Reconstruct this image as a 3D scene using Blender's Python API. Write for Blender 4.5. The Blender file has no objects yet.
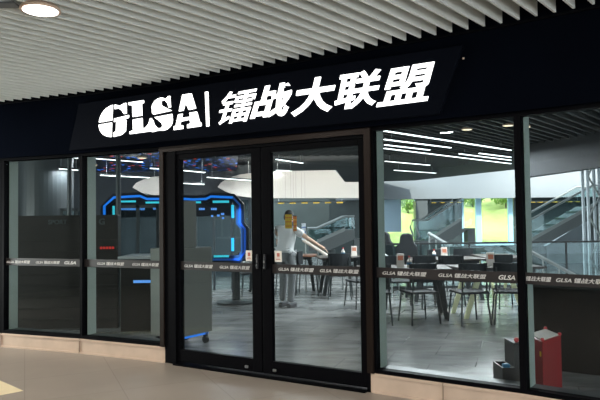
import bpy, bmesh, math, random
from mathutils import Vector, Matrix, Euler
random.seed(4)
C = bpy.context.scene
COL = C.collection

# ---------------------------------------------------------------- camera, world, sun, exposure
F_PX, PITCH, ROLL, EYE = 600.0, 0.033, 0.013, 1.5
cd = bpy.data.cameras.new('camera'); cam = bpy.data.objects.new('camera', cd); COL.objects.link(cam)
cd.sensor_width = 36.0; cd.lens = 36.0 * F_PX / 600.0; cd.clip_end = 300
cam.matrix_world = Matrix.Translation((0, 0, EYE)) @ Matrix.Rotation(math.pi / 2 + PITCH, 4, 'X') @ Matrix.Rotation(-ROLL, 4, 'Z')
C.camera = cam
w = bpy.data.worlds.new('world'); C.world = w; w.use_nodes = True
bg = w.node_tree.nodes['Background']; bg.inputs[0].default_value = (0.83, 0.93, 1.0, 1); bg.inputs[1].default_value = 3.0
sd = bpy.data.lights.new('sun', 'SUN'); sd.energy = 4.4; sd.angle = 0.02; sd.color = (1, .95, .85)
sun = bpy.data.objects.new('sun', sd); COL.objects.link(sun)
sun.rotation_euler = (math.radians(48), 0, math.radians(18))      # comes from behind the camera, high
C.view_settings.view_transform = 'Standard'; C.view_settings.look = 'None'
C.view_settings.gamma = 1; C.view_settings.exposure = 0.35; C.view_settings.use_curve_mapping = False

for (x, y, rx, rz, e) in ((-1.2, -3.2, 108, 8, 22), (4.5, -2.6, 106, 25, 22)):      # unseen fills added as atrium daylight behind the viewer, brighten the ceiling
    ld = bpy.data.lights.new('daylight_fill', 'AREA'); ld.shape = 'RECTANGLE'; ld.size = 3.6; ld.size_y = 1.6; ld.energy = e; ld.color = (.93, 1, .97)
    lo = bpy.data.objects.new('daylight_fill', ld); COL.objects.link(lo); lo.location = (x, y, 1.1); lo.rotation_euler = (math.radians(rx), 0, math.radians(rz))

ld = bpy.data.lights.new('daylight_fill', 'AREA'); ld.shape = 'RECTANGLE'; ld.size = 1.2; ld.size_y = 1.6; ld.energy = 235; ld.color = (.93, 1, .96)
lo = bpy.data.objects.new('daylight_fill', ld); COL.objects.link(lo); lo.location = (-8.0, 7.4, .95)                         # unseen fill added as daylight from the left end, lights the blades
lo.rotation_euler = Vector((-1, .28, -.22)).to_track_quat('Z', 'Y').to_euler()

# ---------------------------------------------------------------- pixel ray to world point
def ray(x, y):
    a, b = x - 300, 200 - y
    u = a * math.cos(ROLL) + b * math.sin(ROLL); v = -a * math.sin(ROLL) + b * math.cos(ROLL)
    return Vector((u, F_PX * math.cos(PITCH) - v * math.sin(PITCH), F_PX * math.sin(PITCH) + v * math.cos(PITCH)))
def at(x, y, Y):
    d = ray(x, y); return Vector((0, 0, EYE)) + d * (Y / d.y)
def atz(x, y, z):
    d = ray(x, y); return Vector((0, 0, EYE)) + d * ((z - EYE) / d.z)

# ---------------------------------------------------------------- materials
MATS = {}
def mat(name, col, rough=.5, metal=0.0, emit=None, es=0.0, var=0.0, scale=8.0, bump=0.0, spec=.5):
    m = bpy.data.materials.new(name); m.use_nodes = True; nt = m.node_tree
    b = nt.nodes['Principled BSDF']
    b.inputs['Base Color'].default_value = (*col, 1); b.inputs['Roughness'].default_value = rough
    b.inputs['Metallic'].default_value = metal; b.inputs['Specular IOR Level'].default_value = spec
    if emit: b.inputs['Emission Color'].default_value = (*emit, 1); b.inputs['Emission Strength'].default_value = es
    if var or bump:
        tc = nt.nodes.new('ShaderNodeTexCoord'); n = nt.nodes.new('ShaderNodeTexNoise'); n.inputs['Scale'].default_value = scale; n.inputs['Detail'].default_value = 4
        nt.links.new(tc.outputs['Object'], n.inputs['Vector'])
        if var:
            r = nt.nodes.new('ShaderNodeValToRGB'); r.color_ramp.elements[0].position = .3; r.color_ramp.elements[1].position = .7
            r.color_ramp.elements[0].color = (*[c * (1 - var) for c in col], 1); r.color_ramp.elements[1].color = (*[min(1, c * (1 + var)) for c in col], 1)
            nt.links.new(n.outputs['Fac'], r.inputs[0]); nt.links.new(r.outputs[0], b.inputs['Base Color'])
        if bump:
            bp = nt.nodes.new('ShaderNodeBump'); bp.inputs['Strength'].default_value = bump; bp.inputs['Distance'].default_value = .02
            nt.links.new(n.outputs['Fac'], bp.inputs['Height']); nt.links.new(bp.outputs[0], b.inputs['Normal'])
    MATS[name] = m; return m

def tile_mat(name, c1, c2, grout, size, rot, rough, var=.1, gw=.006, aspect=1.0):
    m = bpy.data.materials.new(name); m.use_nodes = True; nt = m.node_tree; b = nt.nodes['Principled BSDF']
    tc = nt.nodes.new('ShaderNodeTexCoord'); mp = nt.nodes.new('ShaderNodeMapping'); mp.inputs['Rotation'].default_value = (0, 0, rot)
    br = nt.nodes.new('ShaderNodeTexBrick'); br.offset = 0.0 if aspect == 1 else .5
    br.inputs['Color1'].default_value = (*c1, 1); br.inputs['Color2'].default_value = (*c2, 1); br.inputs['Mortar'].default_value = (*grout, 1)
    br.inputs['Scale'].default_value = 1.0; br.inputs['Brick Width'].default_value = size * aspect; br.inputs['Row Height'].default_value = size
    br.inputs['Mortar Size'].default_value = gw; br.inputs['Bias'].default_value = 0
    nt.links.new(tc.outputs['Object'], mp.inputs[0]); nt.links.new(mp.outputs[0], br.inputs[0])
    n = nt.nodes.new('ShaderNodeTexNoise'); n.inputs['Scale'].default_value = 1.6; n.inputs['Detail'].default_value = 5
    mp2 = nt.nodes.new('ShaderNodeMapping'); mp2.inputs['Rotation'].default_value = (0, 0, rot); mp2.inputs['Scale'].default_value = (1, 3, 1) if aspect != 1 else (1, 1, 1)
    nt.links.new(tc.outputs['Object'], mp2.inputs[0]); nt.links.new(mp2.outputs[0], n.inputs['Vector'])
    mr = nt.nodes.new('ShaderNodeMapRange'); mr.inputs[1].default_value = .3; mr.inputs[2].default_value = .7; mr.inputs[3].default_value = 1 - var; mr.inputs[4].default_value = 1 + var
    nt.links.new(n.outputs['Fac'], mr.inputs[0])
    mx = nt.nodes.new('ShaderNodeVectorMath'); mx.operation = 'SCALE'
    nt.links.new(br.outputs['Color'], mx.inputs[0]); nt.links.new(mr.outputs[0], mx.inputs['Scale']); nt.links.new(mx.outputs[0], b.inputs['Base Color'])
    b.inputs['Roughness'].default_value = rough
    MATS[name] = m; return m

def glass_mat(name, tint, refl=.06, rough=0.0, ior=1.45):
    m = bpy.data.materials.new(name); m.use_nodes = True; nt = m.node_tree; nt.nodes.clear()
    o = nt.nodes.new('ShaderNodeOutputMaterial'); t = nt.nodes.new('ShaderNodeBsdfTransparent'); g = nt.nodes.new('ShaderNodeBsdfGlossy')
    mx = nt.nodes.new('ShaderNodeMixShader'); lw = nt.nodes.new('ShaderNodeLayerWeight'); lw.inputs[0].default_value = .5
    fr = nt.nodes.new('ShaderNodeMath'); fr.operation = 'POWER'; fr.inputs[1].default_value = 5; nt.links.new(lw.outputs['Facing'], fr.inputs[0])
    mm = nt.nodes.new('ShaderNodeMath'); mm.operation = 'MULTIPLY_ADD'; mm.inputs[1].default_value = 1 - refl / 2; mm.inputs[2].default_value = refl / 2
    t.inputs[0].default_value = (*tint, 1); g.inputs['Color'].default_value = (.9, .95, 1, 1); g.inputs['Roughness'].default_value = rough
    nt.links.new(fr.outputs[0], mm.inputs[0]); nt.links.new(mm.outputs[0], mx.inputs[0]); nt.links.new(t.outputs[0], mx.inputs[1]); nt.links.new(g.outputs[0], mx.inputs[2])
    nt.links.new(mx.outputs[0], o.inputs[0]); MATS[name] = m; return m

mat('blade_white', (.66, .67, .63), .55, var=.03)
mat('added_wall', (.03, .03, .03), .7, var=.2, scale=1)
mat('void_grey', (.09, .09, .085), .9)
mat('fascia_black', (.0022, .003, .0055), .7, var=.15, scale=1.2, spec=.0)
mat('sign_black', (.0036, .0045, .0075), .6, spec=.01)
mat('letter_white', (.9, .9, .9), .4, emit=(1, 1, .98), es=1.7)
mat('frame_black', (.0028, .0028, .0036), .5, spec=.03)
mat('frame_brown', (.016, .010, .0075), .4, metal=.3, spec=.2)
mat('fin_green', (.34, .385, .35), .5)
mat('curb_stone', (.56, .42, .32), .38, var=.09, scale=5)
mat('curb_joint', (.30, .22, .16), .7)
mat('steel', (.55, .56, .57), .3, metal=1)
mat('band_black', (.012, .009, .009), .5)
mat('band_letter', (.62, .60, .57), .6)
mat('paper', (.72, .68, .60), .7)
mat('print_red', (.45, .12, .08), .7)
mat('ceiling_dark', (.022, .025, .028), .75)
mat('baffle_dark', (.025, .032, .035), .6)
mat('tube_light', (.9, .9, .9), .4, emit=(.93, .97, 1), es=3.0)
mat('tube_warm', (.9, .85, .7), .4, emit=(1, .82, .55), es=1.2)
mat('lamp_white', (.95, .95, .95), .4, emit=(1, .97, .92), es=5.0)
mat('lamp_ring', (.7, .5, .38), .35, metal=.2)
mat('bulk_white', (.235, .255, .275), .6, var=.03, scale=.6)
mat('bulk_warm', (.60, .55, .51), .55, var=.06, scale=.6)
mat('soffit_grey', (.03, .034, .040), .55)
mat('wall_slate', (.055, .065, .075), .5, var=.15, scale=.8)
mat('wall_back', (.045, .06, .062), .35, var=.3, scale=.7)
mat('column_grey', (.06, .07, .075), .4)
mat('panel_dark', (.017, .015, .0135), .4, var=.2, scale=2)
mat('panel_low', (.004, .0045, .0045), .5, spec=.15)
mat('worktop_grey', (.45, .48, .50), .4)
mat('cabinet_grey', (.17, .17, .15), .5)
mat('rubber', (.015, .015, .015), .6)
mat('led_blue', (.02, .1, .5), .4, emit=(.01, .20, .8), es=.75)
mat('led_dim', (.02, .06, .2), .4, emit=(.01, .10, .40), es=.3)
mat('led_cyan', (.05, .5, .6), .4, emit=(.05, .65, .8), es=.6)
mat('led_text', (.1, .3, .8), .4, emit=(.15, .40, 1), es=.6)
mat('portal_dark', (.02, .024, .032), .3)
mat('red_paint', (.26, .012, .016), .4)
mat('red_knob', (.6, .03, .04), .4)
mat('black_plastic', (.010, .011, .013), .45)
mat('blue_plastic', (.03, .16, .3), .5)
mat('wood_top', (.22, .10, .06), .35, var=.2, scale=6)
mat('wood_dark', (.05, .04, .035), .35)
mat('leg_yellow_lit', (.80, .80, .48), .4)  # yellow of the window light is put into the leg colour
mat('leg_dark', (.02, .025, .027), .4)
mat('chair_black', (.014, .017, .02), .65)
mat('chair_blue', (.10, .16, .20), .4)
mat('rail_black', (.012, .014, .015), .35)
mat('rail_pale', (.68, .60, .52), .35)
mat('rail_white', (.30, .33, .33), .4)
mat('esc_side', (.13, .145, .15), .35)
mat('esc_white', (.5, .56, .60), .4, var=.05, scale=1)
mat('win_blue', (.45, .72, .88), .4)
mat('win_panel', (.50, .66, .80), .4)
mat('win_dark', (.03, .04, .045), .3)
mat('grass', (.62, .66, .20), .9, var=.35, scale=.5, bump=.3)
mat('grass_dark', (.10, .20, .06), .9, var=.3, scale=.8)
mat('leaf', (.22, .34, .08), .8, var=.4, scale=3)
mat('trunk', (.10, .07, .05), .9)
mat('skin', (.62, .40, .29), .5)
mat('shirt', (.66, .66, .66), .8, var=.03)
mat('trousers', (.17, .175, .18), .8)
mat('hair', (.015, .012, .010), .6)
mat('shoe', (.05, .05, .055), .6)
mat('yellow_cloth', (.75, .48, .05), .6)
mat('orange_cloth', (.62, .20, .05), .6)
mat('blue_cloth', (.10, .18, .42), .6)
mat('white_cloth', (.70, .74, .80), .6)
mat('card_white', (.72, .66, .60), .6)
mat('card_red', (.55, .18, .10), .6)
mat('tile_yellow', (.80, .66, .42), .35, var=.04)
mat('red_led', (.5, .02, .02), .4, emit=(1, .10, .07), es=.16)
tile_mat('floor_mall', (.30, .25, .207), (.28, .235, .192), (.215, .18, .146), .8, -.43, .38, .07, .004)
tile_mat('floor_store', (.29, .29, .285), (.22, .225, .225), (.14, .14, .14), .45, .35, .20, .35, .004, 2.0)
glass_mat('glass_front', (.86, .90, .90), .045)
glass_mat('glass_clear', (.78, .86, .86), .07)
def star_mat():
    m = bpy.data.materials.new('star_screen'); m.use_nodes = True; nt = m.node_tree; b = nt.nodes['Principled BSDF']
    b.inputs['Base Color'].default_value = (.01, .012, .02, 1); b.inputs['Roughness'].default_value = .3
    tc = nt.nodes.new('ShaderNodeTexCoord'); v = nt.nodes.new('ShaderNodeTexVoronoi'); v.inputs['Scale'].default_value = 7
    nt.links.new(tc.outputs['Object'], v.inputs['Vector'])
    lt = nt.nodes.new('ShaderNodeMath'); lt.operation = 'LESS_THAN'; lt.inputs[1].default_value = .30; nt.links.new(v.outputs['Distance'], lt.inputs[0])
    r = nt.nodes.new('ShaderNodeValToRGB'); r.color_ramp.interpolation = 'CONSTANT'; sep = nt.nodes.new('ShaderNodeSeparateColor')
    e = r.color_ramp.elements; e[0].color = (.004, .02, .06, 1); e[1].position = .45; e[1].color = (.02, .16, .75, 1)
    a = e.new(.7); a.color = (.02, .06, .25, 1); a = e.new(.88); a.color = (.6, .05, .04, 1)
    nt.links.new(v.outputs['Color'], sep.inputs[0]); nt.links.new(sep.outputs[0], r.inputs[0]); nt.links.new(r.outputs[0], b.inputs['Emission Color'])
    ml = nt.nodes.new('ShaderNodeMath'); ml.operation = 'MULTIPLY'; ml.inputs[1].default_value = 2.4; nt.links.new(lt.outputs[0], ml.inputs[0]); nt.links.new(ml.outputs[0], b.inputs['Emission Strength'])
    MATS['star_screen'] = m
star_mat()

# ---------------------------------------------------------------- mesh builder
class MB:
    def __init__(s): s.v = []; s.f = []
    def add(s, vs, fs):
        k = len(s.v); s.v += [tuple(v) for v in vs]; s.f += [tuple(i + k for i in f) for f in fs]; return s
    def hexa(s, c):      # 8 corners: bottom 4 (ccw), top 4
        return s.add(c, [(3, 2, 1, 0), (4, 5, 6, 7), (0, 1, 5, 4), (1, 2, 6, 5), (2, 3, 7, 6), (3, 0, 4, 7)])
    def box(s, x0, x1, y0, y1, z0, z1, M=None):
        c = [Vector(p) for p in ((x0, y0, z0), (x1, y0, z0), (x1, y1, z0), (x0, y1, z0), (x0, y0, z1), (x1, y0, z1), (x1, y1, z1), (x0, y1, z1))]
        if M is not None: c = [M @ p for p in c]
        return s.hexa(c)
    def prism(s, pts, off):   # polygon pts (3D list) extruded by vector off
        n = len(pts); pts = [Vector(p) for p in pts]; off = Vector(off)
        return s.add(pts + [p + off for p in pts], [tuple(range(n))[::-1], tuple(range(n, 2 * n))] + [(i, (i + 1) % n, n + (i + 1) % n, n + i) for i in range(n)])
    def tube(s, path, r, n=10, r2=None):
        path = [Vector(p) for p in path]; rings = []; m = len(path)
        for i, p in enumerate(path):
            d = (path[min(i + 1, m - 1)] - path[max(i - 1, 0)]).normalized()
            up = Vector((0, 0, 1)) if abs(d.z) < .95 else Vector((1, 0, 0))
            a = d.cross(up).normalized(); b = a.cross(d); rr = r if r2 is None else r + (r2 - r) * i / (m - 1)
            rings.append([p + (a * math.cos(2 * math.pi * k / n) + b * math.sin(2 * math.pi * k / n)) * rr for k in range(n)])
        vs = [v for R in rings for v in R]; fs = []
        for i in range(m - 1):
            for k in range(n): fs.append((i * n + k, i * n + (k + 1) % n, (i + 1) * n + (k + 1) % n, (i + 1) * n + k))
        fs.append(tuple(range(n))[::-1]); fs.append(tuple((m - 1) * n + k for k in range(n)))
        return s.add(vs, fs)
    def lathe(s, prof, n=24, c=(0, 0, 0)):
        vs = []; fs = []
        for (r, z) in prof:
            for k in range(n):
                a = 2 * math.pi * k / n; vs.append((c[0] + r * math.cos(a), c[1] + r * math.sin(a), c[2] + z))
        for i in range(len(prof) - 1):
            for k in range(n): fs.append((i * n + k, i * n + (k + 1) % n, (i + 1) * n + (k + 1) % n, (i + 1) * n + k))
        fs.append(tuple(range(n))[::-1]); fs.append(tuple((len(prof) - 1) * n + k for k in range(n)))
        return s.add(vs, fs)
    def build(s, name, m, parent=None, bevel=0, smooth=False, loc=None):
        me = bpy.data.meshes.new(name); me.from_pydata(s.v, [], s.f)
        bm = bmesh.new(); bm.from_mesh(me); bmesh.ops.recalc_face_normals(bm, faces=bm.faces); bm.to_mesh(me); bm.free()
        me.materials.append(MATS[m])
        if smooth:
            for p in me.polygons: p.use_smooth = True
        o = bpy.data.objects.new(name, me); COL.objects.link(o)
        if parent: o.parent = parent
        if loc is not None: o.location = loc
        if bevel:
            b = o.modifiers.new('bevel', 'BEVEL'); b.width = bevel; b.segments = 2; b.limit_method = 'ANGLE'
        return o

def tag(o, label=None, cat=None, group=None, kind=None):
    if label: o['label'] = label
    if cat: o['category'] = cat
    if group: o['group'] = group
    if kind: o['kind'] = kind
    return o
def empty(name, loc=(0, 0, 0), rz=0, **k):
    o = bpy.data.objects.new(name, None); COL.objects.link(o); o.location = loc; o.rotation_euler = (0, 0, rz); return tag(o, **k)
def copy_tree(o, parent=None):
    c = o.copy(); COL.objects.link(c); c.parent = parent
    for ch in [x for x in ALLCH(o)]: copy_tree(ch, c)
    return c
def ALLCH(o): return [x for x in bpy.data.objects if x.parent == o]
def struct(o, label=None): return tag(o, label=label, kind='structure')

# ---------------------------------------------------------------- facade plan
PT = [Vector(p) for p in ((-4.82, 7.72), (-3.658, 7.363), (-2.546, 6.943), (-1.456, 6.432), (.610, 5.232), (1.653, 4.576), (2.613, 3.856))]
LE = PT[0] + (PT[0] - PT[1]) * 3.4; RE = PT[6] + (PT[6] - PT[5]) * 3.5
H_SILL, H_TOP, H_CEIL = .168, 2.30, 2.96
class Seg:
    def __init__(s, a, b):
        s.a = a; s.L = (b - a).length; s.t = (b - a).normalized(); s.n = Vector((-s.t.y, s.t.x))
    def P(s, u, d, z):
        p = s.a + s.t * u + s.n * d; return Vector((p.x, p.y, z))
    def box(s, mb, u0, u1, d0, d1, z0, z1):
        return mb.hexa([s.P(u0, d0, z0), s.P(u1, d0, z0), s.P(u1, d1, z0), s.P(u0, d1, z0), s.P(u0, d0, z1), s.P(u1, d0, z1), s.P(u1, d1, z1), s.P(u0, d1, z1)])
SG = [Seg(PT[i], PT[i + 1]) for i in range(6)]
def offset_line(d):
    poly = [LE] + PT + [RE]; out = []
    for i, p in enumerate(poly):
        ns = []
        if i > 0: t = (p - poly[i - 1]).normalized(); ns.append(Vector((-t.y, t.x)))
        if i < len(poly) - 1: t = (poly[i + 1] - p).normalized(); ns.append(Vector((-t.y, t.x)))
        n = sum(ns, Vector((0, 0))).normalized(); out.append(p + n * d / max(.5, n.dot(ns[0])))
    return out
def strip(mb, d0, d1, z0, z1, i0=0, i1=None):
    a = offset_line(d0); b = offset_line(d1); i1 = len(a) - 1 if i1 is None else i1
    for i in range(i0, i1):
        mb.hexa([(*a[i], z0), (*a[i + 1], z0), (*b[i + 1], z0), (*b[i], z0), (*a[i], z1), (*a[i + 1], z1), (*b[i + 1], z1), (*b[i], z1)])
    return mb

# ---------------------------------------------------------------- shell
fl = MB(); a = offset_line(.10)
pts = [(-9.1, -3.6), (9, -3.6)] + [tuple(p) for p in a[::-1]] + [(-9.1, 9.15)]
pts = [(*p, 0) for p in pts]
struct(fl.prism(pts, (0, 0, -.1)).build('floor', 'floor_mall'), 'beige stone tiled mall floor outside the shopfront')
fi = MB(); pts = [(*p, 0) for p in a] + [(14, 1.6, 0), (14, 25.2, 0), (-16, 25.2, 0), (-16, 9.0, 0)]
struct(fi.prism(pts, (0, 0, -.1)).build('floor', 'floor_store'), 'grey glossy tiled floor inside the shop')
struct(MB().box(-9, 9.5, -3.5, 8.6, 3.34, 3.4).build('ceiling', 'void_grey'), 'dark void above the white blade ceiling')
struct(MB().box(-9.2, -9, -3.7, 9.2, 0, 3.4).build('wall_left', 'added_wall'), 'unseen dark wall added at the left to keep bright reflections off the glass')  # unseen walls added so the glass mirrors something dark
struct(MB().box(-9, 1.0, -3.7, -3.5, 0, 3.4).build('wall_back', 'added_wall'), 'unseen dark wall added behind the viewer to keep the glass reflections dark')
# slatted mall ceiling: white blades running towards the shopfront
U = Vector((.655, .755)).normalized(); N = Vector((U.y, -U.x)); FP = offset_line(-.10)
bl = MB(); SP, BZ0, BZ1, TH = .128, 2.975, 3.085, .016
k0, k1 = int(-11 / SP), int(9 / SP)
for k in range(k0, k1):
    o = N * (k * SP); tend = None
    for i in range(len(FP) - 1):
        p, q = FP[i], FP[i + 1]; e = q - p
        den = U.x * (-e.y) + U.y * e.x
        if abs(den) < 1e-6: continue
        rx, ry = p.x - o.x, p.y - o.y
        t = (rx * (-e.y) + ry * e.x) / den; s = (U.x * ry - U.y * rx) / den
        if 0 <= s <= 1: tend = t if tend is None else min(tend, t)
    if tend is None: continue
    t0 = max((-3.4 - o.y) / U.y, (-8.9 - o.x) / U.x)
    t1 = min(tend, (8.9 - o.x) / U.x)
    if t1 - t0 < .1: continue
    a, b = o + U * t0, o + U * t1; h = N * (TH / 2)
    bl.hexa([(*(a - h), BZ0), (*(b - h), BZ0), (*(b + h), BZ0), (*(a + h), BZ0), (*(a - h), BZ1), (*(b - h), BZ1), (*(b + h), BZ1), (*(a + h), BZ1)])
struct(bl.build('ceiling', 'blade_white'), 'pale slatted blade ceiling of the mall walkway')
# fascia above the windows
struct(strip(MB(), -.06, .14, H_TOP, 3.33).build('trim_1', 'fascia_black'), 'black curved fascia above the shop windows')
struct(strip(MB(), -.085, -.06, 2.955, 2.972).build('trim_2', 'frame_black'), 'thin black edge strip under the slatted ceiling')
o = struct(strip(MB(), -.01, .12, H_TOP - .03, H_TOP + .001, 0, 4).build('trim_3', 'frame_black'))
# stone curb under the panes (left of and right of the doors)
struct(strip(MB(), 0, .26, 0, H_SILL, 0, 4).build('trim_4', 'curb_stone'), 'beige stone curb under the left panes')
cb = MB(); a = offset_line(0)[3]
o2 = MB(); SG[3].box(o2, 2.37, SG[3].L + .01, 0, .24, 0, H_SILL); strip(o2, 0, .26, 0, H_SILL, 5, 8)
struct(o2.build('trim_5', 'curb_stone'), 'beige stone curb under the right panes')
lip = MB(); strip(lip, -.012, 0, H_SILL - .022, H_SILL - .008, 0, 4); strip(lip, -.012, 0, H_SILL - .022, H_SILL - .008, 5, 8)
strip(lip, -.012, 0, 0, .018, 0, 4); strip(lip, -.012, 0, 0, .018, 5, 8)
struct(lip.build('trim_6', 'curb_stone'))
jt = MB()
for sgi, u in ((1, -.01), (2, -.01), (4, .62), (5, .45)): SG[sgi].box(jt, u, u + .008, -.0135, .01, .0, H_SILL + .001)
struct(jt.build('trim_7', 'curb_joint'))
# lighter inlaid tile at the left edge of the walkway
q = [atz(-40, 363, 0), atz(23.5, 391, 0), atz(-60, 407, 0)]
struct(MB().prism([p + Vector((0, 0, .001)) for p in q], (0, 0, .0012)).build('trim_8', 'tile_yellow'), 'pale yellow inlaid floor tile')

# ---------------------------------------------------------------- text helper
def text_mesh(body, offset=0.0, shear=0.0):
    cu = bpy.data.curves.new('t', 'FONT'); cu.body = body; cu.offset = offset; cu.shear = shear; cu.size = 1; cu.resolution_u = 4
    ob = bpy.data.objects.new('t', cu); COL.objects.link(ob); bpy.context.view_layer.update()
    dg = bpy.context.evaluated_depsgraph_get(); me = bpy.data.meshes.new_from_object(ob.evaluated_get(dg))
    vs = [v.co.copy() for v in me.vertices]; fs = [tuple(p.vertices) for p in me.polygons]
    bpy.data.objects.remove(ob); bpy.data.curves.remove(cu); return vs, fs
def bounds(vs): return min(v.x for v in vs), max(v.x for v in vs), min(v.y for v in vs), max(v.y for v in vs)
def solid_from_flat(vs, fs, fn, depth_fn, name, m, parent):
    """flat glyph (x,y) -> world via fn(x,y,0/1) thick solid"""
    bm = bmesh.new(); bv = [bm.verts.new((v.x, v.y, 0)) for v in vs]
    for f in fs:
        try: bm.faces.new([bv[i] for i in f])
        except ValueError: pass
    r = bmesh.ops.extrude_face_region(bm, geom=list(bm.faces))
    for g in r['geom']:
        if isinstance(g, bmesh.types.BMVert): g.co.z = 1
    for v in bm.verts: v.co = fn(v.co.x, v.co.y, v.co.z)
    bmesh.ops.recalc_face_normals(bm, faces=bm.faces)
    me = bpy.data.meshes.new(name); bm.to_mesh(me); bm.free(); me.materials.append(MATS[m])
    o = bpy.data.objects.new(name, me); COL.objects.link(o); o.parent = parent; return o

# band lettering shared mesh data (flat, thin), local x along, z up
BAND_V, BAND_F = text_mesh('GLSA 镭战大联盟', .008, .25)
bx0, bx1, by0, by1 = bounds(BAND_V)
GL_V, GL_F = text_mesh('GLSA', .022, .25); CJ_V, CJ_F = text_mesh('镭战大联盟', .008, .25)
def band_text(seg, u0, u1, d, parent, zc=1.033, h=.036, kind=0):
    V_, F_ = ((BAND_V, BAND_F), (GL_V, GL_F), (CJ_V, CJ_F))[kind]; bx0, bx1, by0, by1 = bounds(V_)
    fn = lambda x, y, z: seg.P(u0 + (x - bx0) / (bx1 - bx0) * (u1 - u0), d - .0015 * z, zc - h / 2 + (y - by0) / (by1 - by0) * h)
    o = solid_from_flat(V_, F_, fn, None, 'lettering', 'band_letter', parent); o['label'] = 'white lettering on the safety band'; return o

# ---------------------------------------------------------------- windows
def window(n, si, texts, label, left_w=.035, right_w=.035, frm='frame_black'):
    s = SG[si]; r = struct(empty('window_%d' % n), label)
    mb = MB(); s.box(mb, 0, left_w, .0, .08, H_SILL, H_TOP); s.box(mb, s.L - right_w, s.L, 0, .08, H_SILL, H_TOP)
    s.box(mb, left_w, s.L - right_w, 0.0, .08, H_SILL, H_SILL + .035); s.box(mb, left_w, s.L - right_w, 0, .08, H_TOP - .03, H_TOP)
    mb.build('frame', frm, r)
    s.box(MB(), left_w, s.L - right_w, .08, .22, H_SILL, H_SILL + .03).build('inner_sill', 'column_grey', r)
    g = MB(); s.box(g, left_w, s.L - right_w, .040, .046, H_SILL + .035, H_TOP - .03); g.build('pane', 'glass_front', r)
    fn = MB(); s.box(fn, .004, left_w + .004, .082, .215, H_SILL + .03, H_TOP); fn.build('fin', 'fin_green', r)
    b = s.box(MB(), left_w, s.L - right_w, .034, .0395, .990, 1.078).build('safety_band', 'band_black', r)
    for tt in texts: band_text(s, tt[0], tt[1], .034, b, kind=tt[2] if len(tt) > 2 else 0)
    return r
window(1, 0, [(.1, .5), (.62, 1.02)], 'tall glass pane at the far left end of the shopfront')
window(2, 1, [(.045, .41), (.50, .86), (.93, 1.10, 1)], 'tall glass pane left of the reception view, second from the doors', left_w=.03, right_w=.006)
window(3, 2, [(.225, .62), (.735, 1.10)], 'tall glass pane directly left of the double doors', left_w=.03, right_w=.004)
window(4, 4, [(.093, .489), (.592, .98), (1.075, 1.20, 1)], 'tall glass pane directly right of the double doors', left_w=.035, right_w=.01, frm='frame_black')
window(5, 5, [(.045, .227, 2), (.262, .62), (.72, 1.08)], 'tall glass pane at the right edge of the shopfront', left_w=.04)
# bronze pilasters and header strip round the doors
pl = MB(); S3 = SG[3]
S3.box(pl, -.055, .0, -.02, .10, H_SILL, H_TOP); S3.box(pl, 2.345, 2.405, -.02, .10, H_SILL - .0, H_TOP)
S3.box(pl, 0, 2.345, -.02, .10, 2.245, H_TOP)
struct(pl.build('trim_9', 'frame_brown'), 'brown metal surround of the double doors')
jb = MB(); S3.box(jb, 0.0, .150, .0, .14, 0, 2.245); S3.box(jb, 2.335, 2.37, .0, .14, 0, 2.245); S3.box(jb, .150, 2.335, .01, .12, 2.215, 2.245)
S3.box(jb, -.055, 0, .0, .12, 0, H_SILL)
struct(jb.build('trim_10', 'frame_black'), 'black jambs of the double doors')
th = S3.box(MB(), .15, 2.335, -.05, .14, 0, .012)
struct(th.build('trim_11', 'frame_black'), 'black door threshold')
def door(n, u0, u1, g0, g1, texts, label, hinge_u, lock_u, note):
    r = struct(empty('door_%d' % n), label)
    mb = MB(); S3.box(mb, u0, g0, .02, .075, .03, 2.212); S3.box(mb, g1, u1, .02, .075, .03, 2.212)
    S3.box(mb, g0, g1, .02, .075, .03, .152); S3.box(mb, g0, g1, .02, .075, 2.157, 2.212); mb.build('frame', 'frame_black', r, bevel=.004)
    S3.box(MB(), g0, g1, .045, .051, .152, 2.157).build('pane', 'glass_front', r)
    b = S3.box(MB(), g0, g1, .038, .0445, .990, 1.078).build('safety_band', 'band_black', r)
    for (a, c) in texts: band_text(S3, a, c, .038, b)
    hg = MB(); S3.box(hg, hinge_u - .018, hinge_u + .018, .002, .02, .06, .085); hg.build('floor_hinge', 'steel', r, bevel=.004)
    lk = MB(); S3.box(lk, lock_u - .012, lock_u + .012, .0, .02, 1.03, 1.17); lk.build('lock', 'black_plastic', r, bevel=.004)
    S3.box(MB(), lock_u - .006, lock_u + .006, -.004, .002, 1.09, 1.11).build('keyhole', 'steel', [x for x in ALLCH(r) if x.name.startswith('lock')][0])
    nn = S3.box(MB(), note, note + .078, .036, .038 - .0005, 1.10, 1.205).build('notice', 'paper', r)
    pr = MB(); S3.box(pr, note + .025, note + .055, .0345, .036, 1.15, 1.185); S3.box(pr, note + .015, note + .063, .0345, .036, 1.12, 1.127); S3.box(pr, note + .022, note + .056, .0345, .036, 1.135, 1.140)
    pr.build('print', 'print_red', nn)
    return r
door(1, .155, 1.226, .190, 1.118, [(.245, .62), (.71, 1.08)], 'left leaf of the black framed glass double doors', 1.05, 1.19, 1.035)
door(2, 1.240, 2.335, 1.345, 2.272, [(1.415, 1.80), (1.865, 2.255)], 'right leaf of the black framed glass double doors', 1.375, 1.275, 1.375)

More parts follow.
